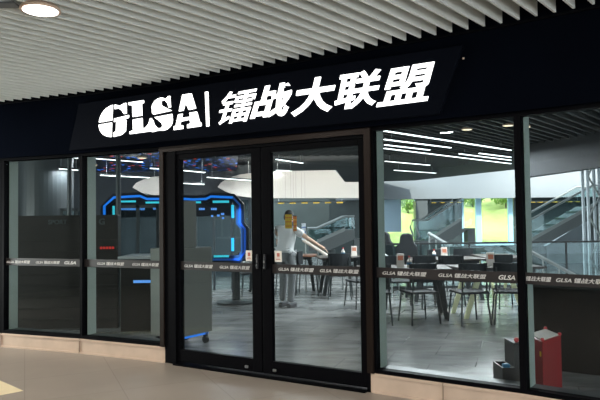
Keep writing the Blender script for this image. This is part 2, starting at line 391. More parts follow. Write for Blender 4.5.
# ---------------------------------------------------------------- illuminated sign
SA, SB = Vector((-2.36, 6.74)), Vector((1.27, 4.70))
SS = Seg(SA, SB)
def sign_uv(x, y, d=0):
    D = ray(x, y); A = SS.a + SS.n * d
    den = D.x * (-SS.t.y) + D.y * SS.t.x
    k = (A.x * (-SS.t.y) + A.y * SS.t.x) / den
    p = Vector((D.x * k, D.y * k)); return (p - A).dot(SS.t), EYE + k * D.z
sg = empty('illuminated_sign', (0, 0, 0), label='long black sign board with glowing white GLSA and Chinese characters on the fascia', cat='sign')
u_br, z_br = sign_uv(439, 108); u_tr, z_tr = sign_uv(459, 52.5)
u_bl, u_tl = -.35, -.18
zb, zt = 2.335, 2.86
mb = MB()
mb.prism([SS.P(u_bl, 0, zb), SS.P(u_br, 0, zb), SS.P(u_tr + .03, 0, zt), SS.P(u_tl, 0, zt)], (SS.n.x * .05, SS.n.y * .05, 0))
mb.build('backing_board', 'sign_black', sg, bevel=.004)
for u in (.0, .9, 3.3): SS.box(MB(), u, u + .04, .05, .12, 2.5, 2.7).build('bracket', 'frame_black', sg)
def glyph(vs, fs, quad, label):
    """quad: bl, br, tl, tr in photograph pixels, laid on the sign plane"""
    b = bounds(vs); c = [sign_uv(*q, d=-.012) for q in quad]
    def fn(x, y, z):
        a = (x - b[0]) / (b[1] - b[0]); e = (y - b[2]) / (b[3] - b[2])
        u = (c[0][0] * (1 - a) + c[1][0] * a) * (1 - e) + (c[2][0] * (1 - a) + c[3][0] * a) * e
        w_ = (c[0][1] * (1 - a) + c[1][1] * a) * (1 - e) + (c[2][1] * (1 - a) + c[3][1] * a) * e
        return SS.P(u, -.012 + .012 * z, w_)
    o = solid_from_flat(vs, fs, fn, None, 'letter', 'letter_white', sg); o['label'] = label; return o
for ch, quad, off in (('镭', ((214, 125.5), (247, 121), (224.5, 92.5), (258, 86.5)), .004), ('战', ((249.5, 119.5), (286, 115.5), (259.5, 87), (295, 80.5)), .027),
                 ('大', ((290, 117), (331, 111), (297.5, 80), (338.5, 74)), .03), ('联', ((332.5, 111.5), (374.5, 105), (340, 74), (385, 67.5)), .020),
                 ('盟', ((376, 107), (427, 100.5), (388.5, 68.5), (437.5, 61)), .017)):
    v, f = text_mesh(ch, off); glyph(v, f, quad, 'glowing white character ' + ch)
def poly(*P): return [Vector((x, y, 0)) for x, y in P]
def arc(cx, cy, rx, ry, a0, a1, n): return [(cx + rx * math.cos(math.radians(a0 + (a1 - a0) * i / n)), cy + ry * math.sin(math.radians(a0 + (a1 - a0) * i / n))) for i in range(n + 1)]
def flat(polys):
    """several simple polygons -> verts, faces (ngons triangulated)"""
    bm = bmesh.new()
    for P in polys:
        bm.faces.new([bm.verts.new((x, y, 0)) for x, y in P])
    bmesh.ops.triangulate(bm, faces=bm.faces)
    bm.verts.index_update(); vs = [v.co.copy() for v in bm.verts]; fs = [tuple(v.index for v in f.verts) for f in bm.faces]; bm.free(); return vs, fs
# G: upper and lower halves with the stencil cut, L, S, A drawn by hand as slab serif stencil letters
G = flat([
    [(0, .52)] + arc(.50, .50, .50, .50, 176, 96, 10) + [(.44, .52)],                                                  # upper left bowl
    [(.0, .45), (.44, .45)] + arc(.50, .46, .50, .46, 264, 182, 10),                                                    # lower left bowl
    [(.52, 1.0), (.70, .93), (.84, .99), (.90, .99), (.92, .66), (.84, .66), (.76, .78), (.66, .86), (.52, .86)],       # upper terminal
    [(.52, .56), (1.0, .60), (1.0, .52), (.92, .50), (.52, .46)],                                                     # crossbar
    [(.60, .44), (.92, .46), (.92, .12), (.78, .02), (.52, 0.0), (.52, .12), (.60, .16)],                             # lower right
])
Lt = flat([[(.0, 1), (.68, 1), (.68, .92), (.58, .90), (.58, .53), (.16, .53), (.16, .90), (0, .92)],
           [(.16, .44), (.58, .45), (.58, .12), (.70, .13), (.86, .24), (.93, .40), (1.0, .40), (1.0, 0), (0, 0), (0, .08), (.16, .10)]])
St = flat([[(.04, .72)] + arc(.45, .72, .43, .28, 180, 75, 8) + [(.70, .93), (.82, 1.0), (.90, 1.0), (.92, .66), (.84, .66), (.78, .80), (.66, .90), (.52, .92), (.46, .86), (.50, .76), (.96, .56), (.10, .53), (.04, .60)],
           [(.16, .44), (.98, .46)] + arc(.53, .30, .46, .30, 12, -80, 8) + [(.30, .02), (.10, -.0), (.02, 0), (.0, .36), (.08, .36), (.14, .22), (.28, .10), (.44, .08), (.54, .14), (.48, .24)]])
At = flat([[(.34, 1), (.68, 1), (.83, .54), (.57, .53), (.45, .76), (.36, .53), (.20, .53)],
           [(.17, .44), (.33, .44), (.30, .32), (.62, .32), (.59, .44), (.86, .44), (.95, .12), (1.0, .10), (1.0, 0), (.50, 0), (.50, .10), (.62, .12), (.60, .24), (.26, .22), (.22, .12), (.34, .10), (.34, 0), (0, 0), (0, .10), (.08, .12)]])
glyph(*G, ((98, 139), (127.5, 134.5), (99.5, 107), (129, 102)), 'glowing white stencil letter G with a gunsight cut')
glyph(*Lt, ((129.5, 134), (152, 131), (128.5, 102.5), (150.5, 99)), 'glowing white stencil letter L')
glyph(*St, ((151, 132), (172.5, 129.5), (151, 99.5), (171.5, 95.5)), 'glowing white stencil letter S')
glyph(*At, ((173.5, 130), (201, 126), (173.5, 96), (199.5, 92)), 'glowing white stencil letter A')
glyph(*flat([[(0, 0), (1, 0), (1, 1), (0, 1)]]), ((206.3, 126.5), (208.8, 126), (204.8, 92), (207.6, 91.5)), 'thin glowing white upright bar')
# gunsight lines across the G
gx = MB()
cG = [sign_uv(*p, d=-.014) for p in ((98, 139), (127.5, 134.5), (99.5, 107), (129, 102))]
def gp(a, e):
    u = (cG[0][0] * (1 - a) + cG[1][0] * a) * (1 - e) + (cG[2][0] * (1 - a) + cG[3][0] * a) * e
    z = (cG[0][1] * (1 - a) + cG[1][1] * a) * (1 - e) + (cG[2][1] * (1 - a) + cG[3][1] * a) * e
    return SS.P(u, -.0145, z)
for rr in (.36, .22): gx.tube([gp(.48 + .9 * rr * math.cos(math.radians(t)), .48 + rr * math.sin(math.radians(t))) for t in range(95, 270, 12)], .0028, 6)
gx.build('gunsight_rings', 'band_letter', sg)
# little camera dot on fascia
s4 = SG[4]; mb = MB(); s4.box(mb, .86, .875, -.066, -.06, 2.755, 2.77)
tag(mb.build('sensor_light', 'lamp_ring'), 'tiny pale sensor dot on the black fascia right of the sign', 'sensor')

# ---------------------------------------------------------------- mall downlights
p = atz(40.5, 9, 2.965)
def downlight(x, y, z, r, label, m='lamp_white', ring='lamp_ring', power=30, col=(1, .95, .88)):
    t = empty('downlight', (x, y, z), label=label, cat='ceiling light')
    MB().lathe([(r * 1.0, .02), (r * 1.12, .0), (r * 1.12, -.012), (r * .98, -.012)], 32).build('trim_ring', ring, t, smooth=False)
    MB().lathe([(r * .97, .01), (r * .97, -.014)], 32).build('diffuser', m, t)
    if power:
        ld = bpy.data.lights.new('downlight_lamp', 'AREA'); ld.shape = 'DISK'; ld.size = r * 1.8; ld.energy = power; ld.color = col
        lo = bpy.data.objects.new('lamp', ld); COL.objects.link(lo); lo.parent = t; lo.location = (0, 0, -.02)
    return t
downlight(p.x, p.y, p.z, .118, 'round white downlight recessed in the slatted mall ceiling, top left')
for (dx, dy, lb) in ((-2.4, 1.9, 'downlight further left in the slatted ceiling, outside the picture'), (1.9, -2.2, 'downlight in the slatted ceiling above the viewer'), (3.9, -4.4, 'downlight in the slatted ceiling behind the viewer, right'), (-1.2, -2.6, 'downlight in the slatted ceiling, near left and out of the picture')):
    downlight(p.x + dx, p.y + dy, p.z, .118, lb, power=45)
pc = atz(4, 4.5, 2.972)
tag(MB().box(pc.x - .09, pc.x + .09, pc.y - .05, pc.y + .05, 2.962, 2.975).build('ceiling_speaker', 'void_grey', bevel=.004), 'small dark access plate in the slatted ceiling beside the downlight', 'ceiling plate')

# ---------------------------------------------------------------- store shell
a = offset_line(.14)
ce = [atz(600, 160, 3.0), atz(511, 170, 3.0), atz(415, 180.5, 3.0), atz(345, 182.5, 3.0), atz(336, 170, 3.0)]
pts = [(*p, 3.0) for p in a] + [(14, 1.6, 3.0), (14, ce[0].y - 1.5, 3)] + [tuple(p) for p in ce[1:]] + [(-16, ce[4].y, 3.0), (-16, 9.0, 3.0)]
struct(MB().prism(pts, (0, 0, .06)).build('ceiling', 'ceiling_dark'), 'black ceiling inside the shop')
bf = MB(); FPi = offset_line(.16)
for k in range(-55, 60):
    o = N * (k * .17)
    ts = []
    for i in range(len(FPi) - 1):
        p, q = FPi[i], FPi[i + 1]; e = q - p; den = U.x * (-e.y) + U.y * e.x
        rx, ry = p.x - o.x, p.y - o.y; t = (rx * (-e.y) + ry * e.x) / den; s = (U.x * ry - U.y * rx) / den
        if 0 <= s <= 1: ts.append(t)
    if not ts: continue
    t0 = ts[0]; t1 = min((13.2 - o.y) / U.y, (9.3 - o.x) / U.x)
    if t1 - t0 < .2: continue
    A_, B_ = o + U * t0, o + U * t1; h = N * .02
    bf.hexa([(*(A_ - h), 2.9), (*(B_ - h), 2.9), (*(B_ + h), 2.9), (*(A_ + h), 2.9), (*(A_ - h), 2.995), (*(B_ - h), 2.995), (*(B_ + h), 2.995), (*(A_ + h), 2.995)])
struct(bf.build('ceiling', 'baffle_dark'), 'dark slats under the shop ceiling')
# soffit beam at the right
a0, a1 = at(517, 148, 12.0), at(640, 124, 9.4)
z0, z1 = 2.27, 2.9
bm_ = MB(); d = Vector((.3, 1, 0)).normalized() * .4
bm_.prism([(a0.x, a0.y, z0), (a1.x, a1.y, z0 + .08), (a1.x, a1.y, 2.995), (a0.x, a0.y, z1)], d)
struct(bm_.build('trim_12', 'soffit_grey'), 'dark grey bulkhead hanging from the shop ceiling at the right')
# side walls, back-left wall
struct(MB().box(-16.2, -16, 8, 25.2, 0, 5).build('wall_left', 'wall_slate'))
struct(MB().box(14.0, 14.2, 1.5, 25.2, 0, 3.3).build('wall_right', 'wall_slate'))
wl0 = at(-60, 222, 13.4).x; wl1 = at(268, 222, 13.4).x
struct(MB().box(-16, at(254, 222, 16.3).x, 16.2, 16.35, 0, 3.0).build('wall_back', 'wall_slate'), 'dark slate wall at the back left of the shop')
# back wall and windows of the reflected atrium, built as solid parts
YB = 25.0
def xz(x, y, Y=YB): p = at(x, y, Y); return p.x, p.z
def rect(mb, x0, x1, y0, y1, Y=YB, th=.15):
    p, q = at((x0), (y0 + y1) / 2, Y), at(x1, (y0 + y1) / 2, Y); zt_, zb_ = at((x0 + x1) / 2, y0, Y).z, at((x0 + x1) / 2, y1, Y).z
    return mb.box(p.x, q.x, Y, Y + th, zb_, zt_)
wb = MB()
zl = at(490, 245, YB).z; zh = at(490, 184, YB).z
xs = [at(x, 215, YB).x for x in (-400, 384, 415.5, 462, 514, 900)]
wb.box(xs[0], xs[1], YB, YB + .15, 0, 5); wb.box(xs[2], xs[3], YB, YB + .15, 0, 5); wb.box(xs[4], xs[5], YB, YB + .15, 0, 5)
wb.box(xs[1], xs[2], YB, YB + .15, 0, zl); wb.box(xs[3], xs[4], YB, YB + .15, 0, zl)
wb.box(xs[1], xs[2], YB, YB + .15, zh, 5); wb.box(xs[3], xs[4], YB, YB + .15, zh, 5)
struct(wb.build('wall_back', 'wall_back'), 'dark grey green wall of the reflected atrium, built solid')
def atrium_window(n, x0, x1, bars, panel, label):
    r = struct(empty('window_%d' % n), label); fm = MB()
    for b0, b1 in bars: rect(fm, b0, b1, 184, 245, YB - .06, .12)
    rect(fm, x0, x1, 243.6, 245.4, YB - .08, .2)
    fm.build('frame', 'win_blue', r)
    if panel: rect(MB(), panel[0], panel[1], 184, 232, YB - .03, .05).build('panel', 'win_panel', r)
    rect(MB(), x0, x1, 184, 245, YB + .05, .01).build('pane', 'glass_clear', r)
atrium_window(6, 462, 514, [(462, 464), (476, 481.5), (508.5, 513)], None, 'reflected tall atrium window built solid, with pale blue bars and grass outside')
atrium_window(7, 384, 415.5, [(414.5, 415.5)], (384.5, 401), 'reflected narrow atrium window built solid, with a pale blue panel')
# white bulkheads: mall reflections in the glass, built as solid pieces
xl, xr = at(336, 200, 24.4), at(760, 200, 24.4)
zb_ = at(470, 198.5, 24.4).z
struct(MB().box(xl.x, xr.x, 24.2, 24.6, zb_, 4.6).build('trim_13', 'bulk_white'), 'pale bulkhead band of the reflected atrium, built solid')
def leaf(n, pix, Y, m, label):
    P = [at(x, y, Y) for x, y in pix]
    struct(MB().prism(P, (0, .35, 0)).build('trim_%d' % n, m), label)
leaf(14, [(217.5, 187), (221, 182.5), (228, 178), (240, 174.5), (256, 172.5), (274, 171.5), (335, 170), (345, 182), (366, 182), (366, 198), (274, 198), (250, 197.5), (236, 195.5), (226, 191.8)], 15.6, 'bulk_warm', 'reflected white bulkhead with a pointed rounded left end, built solid behind the doors')
leaf(15, [(132.5, 187.5), (136, 183), (143, 179.5), (152, 177), (166, 175.5), (176, 176.5), (176, 197), (166, 196.5), (150, 194.5), (140, 191.8)], 12.6, 'bulk_warm', 'second reflection of the white leaf shaped bulkhead, built solid left of the doors')

def fill_lamp(x, y, z, L, e, rx):  # unseen area lamps added to brighten the pale bulkheads
    ld = bpy.data.lights.new('bulkhead_fill', 'AREA'); ld.shape = 'RECTANGLE'; ld.size = L; ld.size_y = .12; ld.energy = e; ld.color = (1, .95, .88)
    lo = bpy.data.objects.new('bulkhead_fill_lamp', ld); COL.objects.link(lo); lo.location = (x, y, z); lo.rotation_euler = (math.radians(rx), 0, 0)
q = at(290, 185, 14.4); fill_lamp(q.x, 14.2, 2.9, 4.2, 42, 60)
q = at(575, 185, 23.5); fill_lamp(q.x, 22.9, 3.3, 5.5, 70, 60)
q = at(155, 185, 11.4); fill_lamp(q.x, 11.3, 2.85, 1.6, 10, 60)

# ---------------------------------------------------------------- hill and shrubs outside the reflected atrium, built solid
hb = MB(); nx, ny = 40, 26; vs = []; fs = []
for j in range(ny):
    for i in range(nx):
        x = -14 + i * 1.1; y = 26.5 + j * 1.0
        z = -.3 + .30 * max(0, y - 27) + .25 * math.sin(x * .5 + y * .4) + .12 * math.sin(x * 1.7) + .45 * (math.sin(y * .8) > .3)
        vs.append((x, y, z))
for j in range(ny - 1):
    for i in range(nx - 1): k = j * nx + i; fs.append((k, k + 1, k + nx + 1, k + nx))
hb.add(vs, fs); hb.add([(-14, 26.5, -1.5), (28.9, 26.5, -1.5), (28.9, 26.5, -.2), (-14, 26.5, -.2)], [(0, 1, 2, 3)])
tag(hb.build('grass_bank', 'grass', smooth=True), 'sunlit green grass bank outside the reflected atrium windows, built solid', 'grass', kind='stuff')
def shrub(px, py, Y, r, label, m='leaf'):
    p = at(px, py, Y); x_ = p.x; zg = -.3 + .30 * max(0, Y - 27) + .25 * math.sin(x_ * .5 + Y * .4) + .12 * math.sin(x_ * 1.7) + .45 * (math.sin(Y * .8) > .3)
    t = empty('shrub', (p.x, Y, zg), label=label, cat='shrub'); fo = MB()
    for i in range(420):
        a1, a2 = random.uniform(0, 6.28), math.acos(random.uniform(-1, 1)); rr = r * random.uniform(.55, 1)
        c = Vector((rr * math.sin(a2) * math.cos(a1) * 1.3, rr * math.sin(a2) * math.sin(a1), r * 1.05 + rr * .8 * math.cos(a2)))
        s = r * .17; e = Euler((random.uniform(0, 3), random.uniform(0, 3), random.uniform(0, 3))).to_matrix()
        fo.add([c + e @ Vector(q) for q in ((-s, 0, 0), (0, -s * .5, 0), (s, 0, 0), (0, s * .5, .02))], [(0, 1, 2, 3)])
    fo.build('foliage', m, t)
    MB().tube([(0, 0, -.2), (0, 0, r * .9)], .05, 8, .03).build('stem', 'trunk', t)
shrub(506, 210, 33, .7, 'reflected dark green shrub on the grass bank, right side of the wide atrium window')
shrub(473, 216, 34, .55, 'reflected smaller green shrub on the grass bank beside the larger one')
shrub(408, 204, 33, .6, 'reflected green shrub on the grass bank behind the narrow atrium window')

# ---------------------------------------------------------------- linear lights
def line_light(x0, y0, x1, y1, z, label, m='tube_light', w_=.045, power=10, group='linear ceiling lights'):
    a, b = atz(x0, y0, z), atz(x1, y1, z); d = b - a; L = d.length; ang = math.atan2(d.y, d.x)
    t = empty('linear_light', (a + b) / 2, ang, label=label, cat='ceiling light', group=group)
    MB().box(-L / 2, L / 2, -w_ / 2, w_ / 2, .0, .035).build('housing', 'black_plastic', t)
    MB().box(-L / 2 + .01, L / 2 - .01, -w_ * .42, w_ * .42, -.012, .0).build('tube', m, t)
    hz = 2.99 - z - .035
    if hz > .03:
        for s in (-1, 1): MB().tube([(s * L * .4, 0, .035), (s * L * .4, 0, .035 + hz)], .004, 6).build('hanging_wire', 'steel', t)
    if power:
        ld = bpy.data.lights.new('tube_lamp', 'AREA'); ld.shape = 'RECTANGLE'; ld.size = L; ld.size_y = w_; ld.energy = power * L; ld.color = (.93, .97, 1)
        lo = bpy.data.objects.new('lamp', ld); COL.objects.link(lo); lo.parent = t; lo.location = (0, 0, -.02)
    return t
LZ = 2.80
for args in (
    (59, 156, 78, 158, 'upper short white tube light seen in the second pane from the left edge'),
    (59, 168.5, 78, 170, 'lower short white tube light left of the thin mullion'),
    (91, 158, 143, 162, 'long white tube light under the blue starry panel, upper left'),
    (100, 175, 160, 178, 'white tube light below the starry panel, above the blue portal'),
    (150, 168, 166, 169, 'short white tube light in the blue glow left of the door jamb'),
    (181, 170, 205, 172.3, 'white tube light with blue glow at the left of the left door leaf'),
    (207, 177, 253, 180.5, 'long white tube light above the pointed bulkhead in left door leaf'),
    (181, 183, 204, 184.3, 'short dim tube light above the portal in the left door leaf'),
    (276, 159, 303, 163, 'short white tube light at the top left of the right door leaf'),
    (276, 170, 292, 171, 'shortest tube light lower in the right door leaf'),
    (384, 130.5, 511, 150, 'longest white tube light, uppermost in the pane right of the doors'),
    (384, 139, 451, 147.5, 'second tube light from the top in the pane right of the doors'),
    (384.5, 144.5, 430, 149.8, 'third tube light from the top in the pane right of the doors'),
    (384, 148, 511, 163.5, 'long white tube light running below three others to the mullion'),
    (385, 161, 430, 165, 'short tube light above the pale bulkhead, next to lowest'),
    (394, 170, 436, 173, 'lowest tube light just above the pale bulkhead'),
    (459, 153.5, 511, 160, 'tube light right of centre in the pane right of doors, lower of the pair'),
    (479, 153, 511, 157, 'short tube light near the mullion, upper of the pair')):
    line_light(*args[:4], (2.35 if args[1] > 180 else 2.5) if (args[0] < 260 and args[1] > 165) else LZ, args[4], power=26)
for (x, y, l) in ((50, 164, 'oval warm downlight in the pane at the left, near its mullion'), (93, 165, 'warm downlight beside the thin mullion, above the reception panel'), (142, 157.5, 'warm downlight among the starry panel lights'),
                  (467, 129, 'warm downlight in the slats right of the longest tube light'), (508, 125, 'warm downlight at the top corner beside the mullion'), (525, 126.5, 'warm downlight just right of the mullion')):
    zz = 2.895 if x > 300 else 2.62
    pz = atz(x, y, zz); t = downlight(pz.x, pz.y, zz, .075, l, 'tube_warm', 'lamp_ring', power=0)
    if zz < 2.8: MB().tube([(0, 0, .015), (0, 0, 2.995 - zz)], .012, 8).build('stem', 'leg_dark', t)
    t['group'] = 'small warm downlights in the shop ceiling'
# starry LED panel
P4 = [atz(94, 150, 2.86), atz(166, 150, 2.86), atz(166, 176, 2.86), atz(94, 172, 2.86)]
mb = MB().prism(P4, (0, 0, .02)); t = tag(empty('led_ceiling_screen', (0, 0, 0)), 'dark ceiling screen with blue and red points of light left of the doors', 'screen'); mb.build('screen', 'star_screen', t)
P4 = [atz(182, 156, 2.86), atz(238, 156, 2.86), atz(236, 176, 2.86), atz(182, 172, 2.86)]
mb = MB().prism(P4, (0, 0, .02)); t = tag(empty('led_ceiling_screen', (0, 0, 0)), 'dark ceiling screen with blue and red points of light behind the left door leaf', 'screen'); mb.build('screen', 'star_screen', t)

# ---------------------------------------------------------------- blue portal
YP = 10.6
pt = empty('led_portal', (at(172, 300, YP).x, YP, 0), label='angular dark portal outlined in glowing blue light behind the reception', cat='portal')
OUT = [(104.5, 332), (104.5, 206), (114, 197.5), (140, 196), (147, 199), (186, 199), (192, 199.5), (206, 199), (211, 196.5), (233, 197.5), (240, 205), (240, 223), (245, 229), (245, 252), (239, 259.5), (213, 259.5)]
off = Vector((pt.location.x, YP, 0))
def L2(x, y, dy=0): return at(x, y, YP + dy) - off
mb = MB()
path = [L2(*q) for q in OUT]
def ribbon(mb, path, wdt, y0, y1):
    n = len(path); c = Vector((0, 0, 0))
    ns = []
    for i in range(n):
        d = (path[min(i + 1, n - 1)] - path[max(0, i - 1)]); d.y = 0; d.normalize(); ns.append(Vector((-d.z, 0, d.x)))
    for i in range(n - 1):
        a, b = path[i], path[i + 1]; h0, h1 = ns[i] * wdt / 2, ns[i + 1] * wdt / 2; Y0, Y1 = Vector((0, y0, 0)), Vector((0, y1, 0))
        mb.hexa([a - h0 + Y0, b - h1 + Y0, b - h1 + Y1, a - h0 + Y1, a + h0 + Y0, b + h1 + Y0, b + h1 + Y1, a + h0 + Y1])
ribbon(mb, path, .14, 0, .12); mb.build('frame', 'portal_dark', pt)
mb = MB(); ribbon(mb, path[:10], .040, -.02, 0); mb.build('blue_light_strip', 'led_blue', pt)
mb = MB(); ribbon(mb, path[9:], .035, -.02, 0); tag(mb.build('blue_light_strip', 'led_dim', pt), 'dimmer blue light strip down the right side')
for (x0, y0, x1, y1) in ((117, 201.5, 136, 201.5), (146, 202.5, 166, 202.5), (186, 202.3, 201, 202.5), (213, 201.5, 229, 202), (214, 256, 229, 256.3)):
    a, b = L2(x0, y0), L2(x1, y1); MB().box(a.x, b.x, -.03, -.01, min(a.z, b.z) - .014, max(a.z, b.z) + .014).build('cyan_bar', 'led_cyan', pt)
for (x0, y0, x1, y1) in ((113, 206, 115, 222), (231.5, 205, 234, 218), (231.5, 238, 234, 251)):
    a, b = L2(x0, y1), L2(x1, y0); MB().box(a.x, b.x, -.03, -.01, a.z, b.z).build('cyan_bar', 'led_cyan', pt)
ld = bpy.data.lights.new('portal_glow', 'AREA'); ld.shape = 'RECTANGLE'; ld.size = .12; ld.size_y = .9; ld.energy = 4; ld.color = (.06, .28, 1)
lo = bpy.data.objects.new('lamp', ld); COL.objects.link(lo); lo.parent = pt; q = L2(238, 235); lo.location = (q.x, -.06, q.z); lo.rotation_euler = (math.radians(90), 0, 0)
mb = MB(); q0, q1 = L2(106, 200), L2(232, 200)
mb.box(q0.x, q1.x, .02, .06, L2(150, 217).z, L2(150, 199).z); mb.build('header_panel', 'portal_dark', pt)
for (x0, x1, y) in ((121, 145, 209), (153, 166, 208.5), (185, 195, 209), (199, 206.5, 209), (211, 217, 209)):
    n = int((x1 - x0) / 2); tx = MB()
    for i in range(n):
        a, b = L2(x0 + 2 * i, y + 1.1), L2(x0 + 2 * i + 1.5, y - 1.1); tx.box(a.x, b.x, -.0, .018, a.z, b.z)
    tx.build('menu_line', 'led_text', pt)
for (x0, x1, y) in ((211, 213, 216), (217, 219.5, 215.5), (222, 224, 218), (221, 224, 214)):
    a, b = L2(x0, y + 1), L2(x1, y - 1); MB().box(a.x, b.x, -.0, .018, a.z, b.z).build('menu_mark', 'led_text', pt)

# ---------------------------------------------------------------- reception
YR = 8.55
a, b = at(12, 216, YR), at(118, 216, YR)
r = empty('reception_screen', ((a.x + b.x) / 2, YR, 0), label='tall dark reception screen wall with a small pale G emblem, left panes', cat='screen')
hw = (b.x - a.x) / 2
MB().box(-hw, hw, 0, .12, 0, a.z).build('panel', 'panel_dark', r, bevel=.01)
sl = MB()
for i in range(9): sl.box(-hw, hw, -.012, 0, .12 + i * .16, .135 + i * .16)
sl.build('groove_trim', 'panel_dark', r)
v, f = text_mesh('G', .03); bb = bounds(v); q = at(101.5, 221.5, YR)
o = solid_from_flat(v, f, lambda x, y, z: Vector((q.x - r.location.x + (x - .3) * .12, -.013 - .008 * z, q.z + (y - .35) * .12)), None, 'emblem', 'column_grey', r)
q = at(107.5, 248, YR); mk = MB()
for i in range(5): mk.box(q.x - r.location.x - .1 + i * .042, q.x - r.location.x - .07 + i * .042, -.02, -.012, q.z - .015, q.z + .02)
mk.build('red_marks', 'red_led', r)
v, f = text_mesh('SPORT', .02); q = at(56, 222, YR)
o = solid_from_flat(v, f, lambda x, y, z: Vector((q.x - r.location.x + (x - 1.2) * .09, -.013 - .008 * z, q.z + (y - .35) * .09)), None, 'faint_lettering', 'column_grey', r)
a, b = at(119, 262, 8.2), at(178, 262, 8.2)
r = empty('reception_counter', ((a.x + b.x) / 2, 8.5, 0), label='low dark reception counter with a pale grey worktop beside the tall screen', cat='counter')
hw = (b.x - a.x) / 2
MB().box(-hw, hw, -.25, .35, 0, .99).build('body', 'panel_dark', r, bevel=.01)
MB().box(-hw - .02, hw + .02, -.3, .42, .99, 1.03).build('worktop', 'worktop_grey', r, bevel=.006)
q = at(148, 281.5, 8.24); MB().box(q.x - r.location.x - .2, q.x - r.location.x + .2, -.262, -.25, q.z - .018, q.z + .018).build('light_strip', 'led_text', r)
# round column behind
q = at(46, 222, 11.5)
tag(MB().lathe([(.5, 0), (.5, 2.99)], 40).build('round_column', 'column_grey', smooth=False, loc=(q.x, 11.5, 0)), 'thick round grey column behind the reception screen', 'column')
for (x, wd, l) in ((69.5, .035, 'slim pale upright pole left of the thin mullion'), (118.5, .04, 'slim pale upright pole rising beside the counter')):
    q = at(x, 222, 9.6); tag(MB().tube([(0, 0, 0), (0, 0, 2.6)], wd, 12).build('upright_pole', 'column_grey', loc=(q.x, 9.6, 0)), l, 'pole')
# glazed screens behind the counter
def glass_screen(x0, x1, Y, h, label, posts=3):
    a, b = at(x0, 222, Y), at(x1, 222, Y); r = empty('glass_screen', ((a.x + b.x) / 2, Y, 0), label=label, cat='partition'); hw = (b.x - a.x) / 2
    for i in range(posts): x = -hw + 2 * hw * i / (posts - 1); MB().box(x - .025, x + .025, -.03, .03, 0, h).build('post', 'column_grey', r)
    MB().box(-hw, hw, -.03, .03, h - .05, h).build('top_rail', 'column_grey', r)
    MB().box(-hw, hw, -.005, .005, .02, h - .05).build('pane', 'glass_clear', r)
glass_screen(118, 158, 9.9, 1.78, 'grey framed glass partition behind the reception counter')
glass_screen(196, 250, 13.0, 2.0, 'grey framed glass partition behind the left door leaf', 4)
glass_screen(62, 92, 10.3, 1.75, 'narrow grey framed glass partition behind the reception screen', 3)

# ---------------------------------------------------------------- cabinet behind left door leaf
q0, q1 = atz(176, 339, .14), atz(212.5, 331, .14)
d = (q1 - q0); ang = math.atan2(d.y, d.x); L = d.length
r = empty('display_cabinet', (q0 + d / 2) * Vector((1, 1, 0)) if False else ((q0.x + q1.x) / 2, (q0.y + q1.y) / 2, 0), ang, label='tall olive grey cabinet on castors with blue light under it, left door leaf', cat='cabinet')
MB().box(-L / 2, L / 2, 0, .45, .14, 1.18).build('body', 'cabinet_grey', r, bevel=.008)
MB().box(-L / 2 + .01, L / 2 - .24, .02, .30, 1.18, 1.75).build('upper_cupboard', 'cabinet_grey', r, bevel=.008)
for s in (-1, 1):
    for y in (.05, .4):
        c = MB().tube([(s * (L / 2 - .07) - .015, y, .045), (s * (L / 2 - .07) + .015, y, .045)], .045, 14).build('castor', 'rubber', r)
        MB().box(s * (L / 2 - .07) - .022, s * (L / 2 - .07) + .022, y - .02, y + .02, .06, .14).build('fork', 'leg_dark', c)
MB().box(-L / 2, -L / 2 + .55, .03, .06, .11, .139).build('blue_light_strip', 'led_blue', r)

# ---------------------------------------------------------------- furniture
def chair_proto():
    r = empty('dining_chair'); S = 'chair_black'
    MB().box(-.21, .21, -.21, .21, .43, .465).build('seat', S, r, bevel=.015)
    mb = MB(); n = 8
    for i in range(n):
        a0, a1 = math.radians(-40 + 80 * i / n), math.radians(-40 + 80 * (i + 1) / n); R0, R1 = .31, .335
        P = [(R * math.sin(t), -.10 - 0 + R * math.cos(t) * 1.0, z) for z in (.60, .86) for R, t in ((R0, a0), (R0, a1), (R1, a1), (R1, a0))]
        mb.hexa(P)
    mb.build('backrest', S, r)
    for sx in (-1, 1):
        for sy in (-1, 1):
            top = .86 if sy > 0 else .43
            pth = [(sx * .22, sy * .23, 0), (sx * .18, sy * .19, .45)] + ([(sx * .18, .21, .8)] if sy > 0 else [])
            MB().tube(pth, .013, 8).build('leg', 'leg_dark', r)
    return r
def gaming_chair_proto():
    r = empty('gaming_chair'); S = 'chair_black'
    MB().box(-.25, .25, -.25, .25, .44, .54).build('seat', S, r, bevel=.04)
    b = MB(); pts = [(-.19, .5), (-.22, .75), (-.21, .95), (-.14, 1.02), (-.12, 1.16), (-.07, 1.21), (.07, 1.21), (.12, 1.16), (.14, 1.02), (.21, .95), (.22, .75), (.19, .5)]
    b.prism([(x, .2 + (z - .5) * .12, z) for x, z in pts], (0, .09, 0)); b.build('backrest', S, r, bevel=.025)
    MB().box(-.10, .10, .24, .285, 1.02, 1.12).build('head_pillow', 'chair_blue', r, bevel=.015)
    for s in (-1, 1):
        c = MB().box(s * .3 - .04, s * .3 + .04, -.15, .15, .68, .72).build('armrest', S, r, bevel=.012)
        MB().tube([(s * .3, 0, .68), (s * .27, 0, .46)], .018, 8).build('bracket', 'leg_dark', c)
    MB().tube([(0, 0, .1), (0, 0, .44)], .03, 12).build('gas_lift', 'leg_dark', r)
    sb = MB()
    for k in range(5):
        a = k * 2 * math.pi / 5; sb.tube([(0, 0, .10), (.3 * math.cos(a), .3 * math.sin(a), .06)], .022, 8, .014)
    sb.build('star_base', 'leg_dark', r)
    for k in range(5):
        a = k * 2 * math.pi / 5; x, y = .3 * math.cos(a), .3 * math.sin(a); MB().tube([(x - .012, y, .03), (x + .012, y, .03)], .03, 10).build('castor', 'rubber', r)
    return r
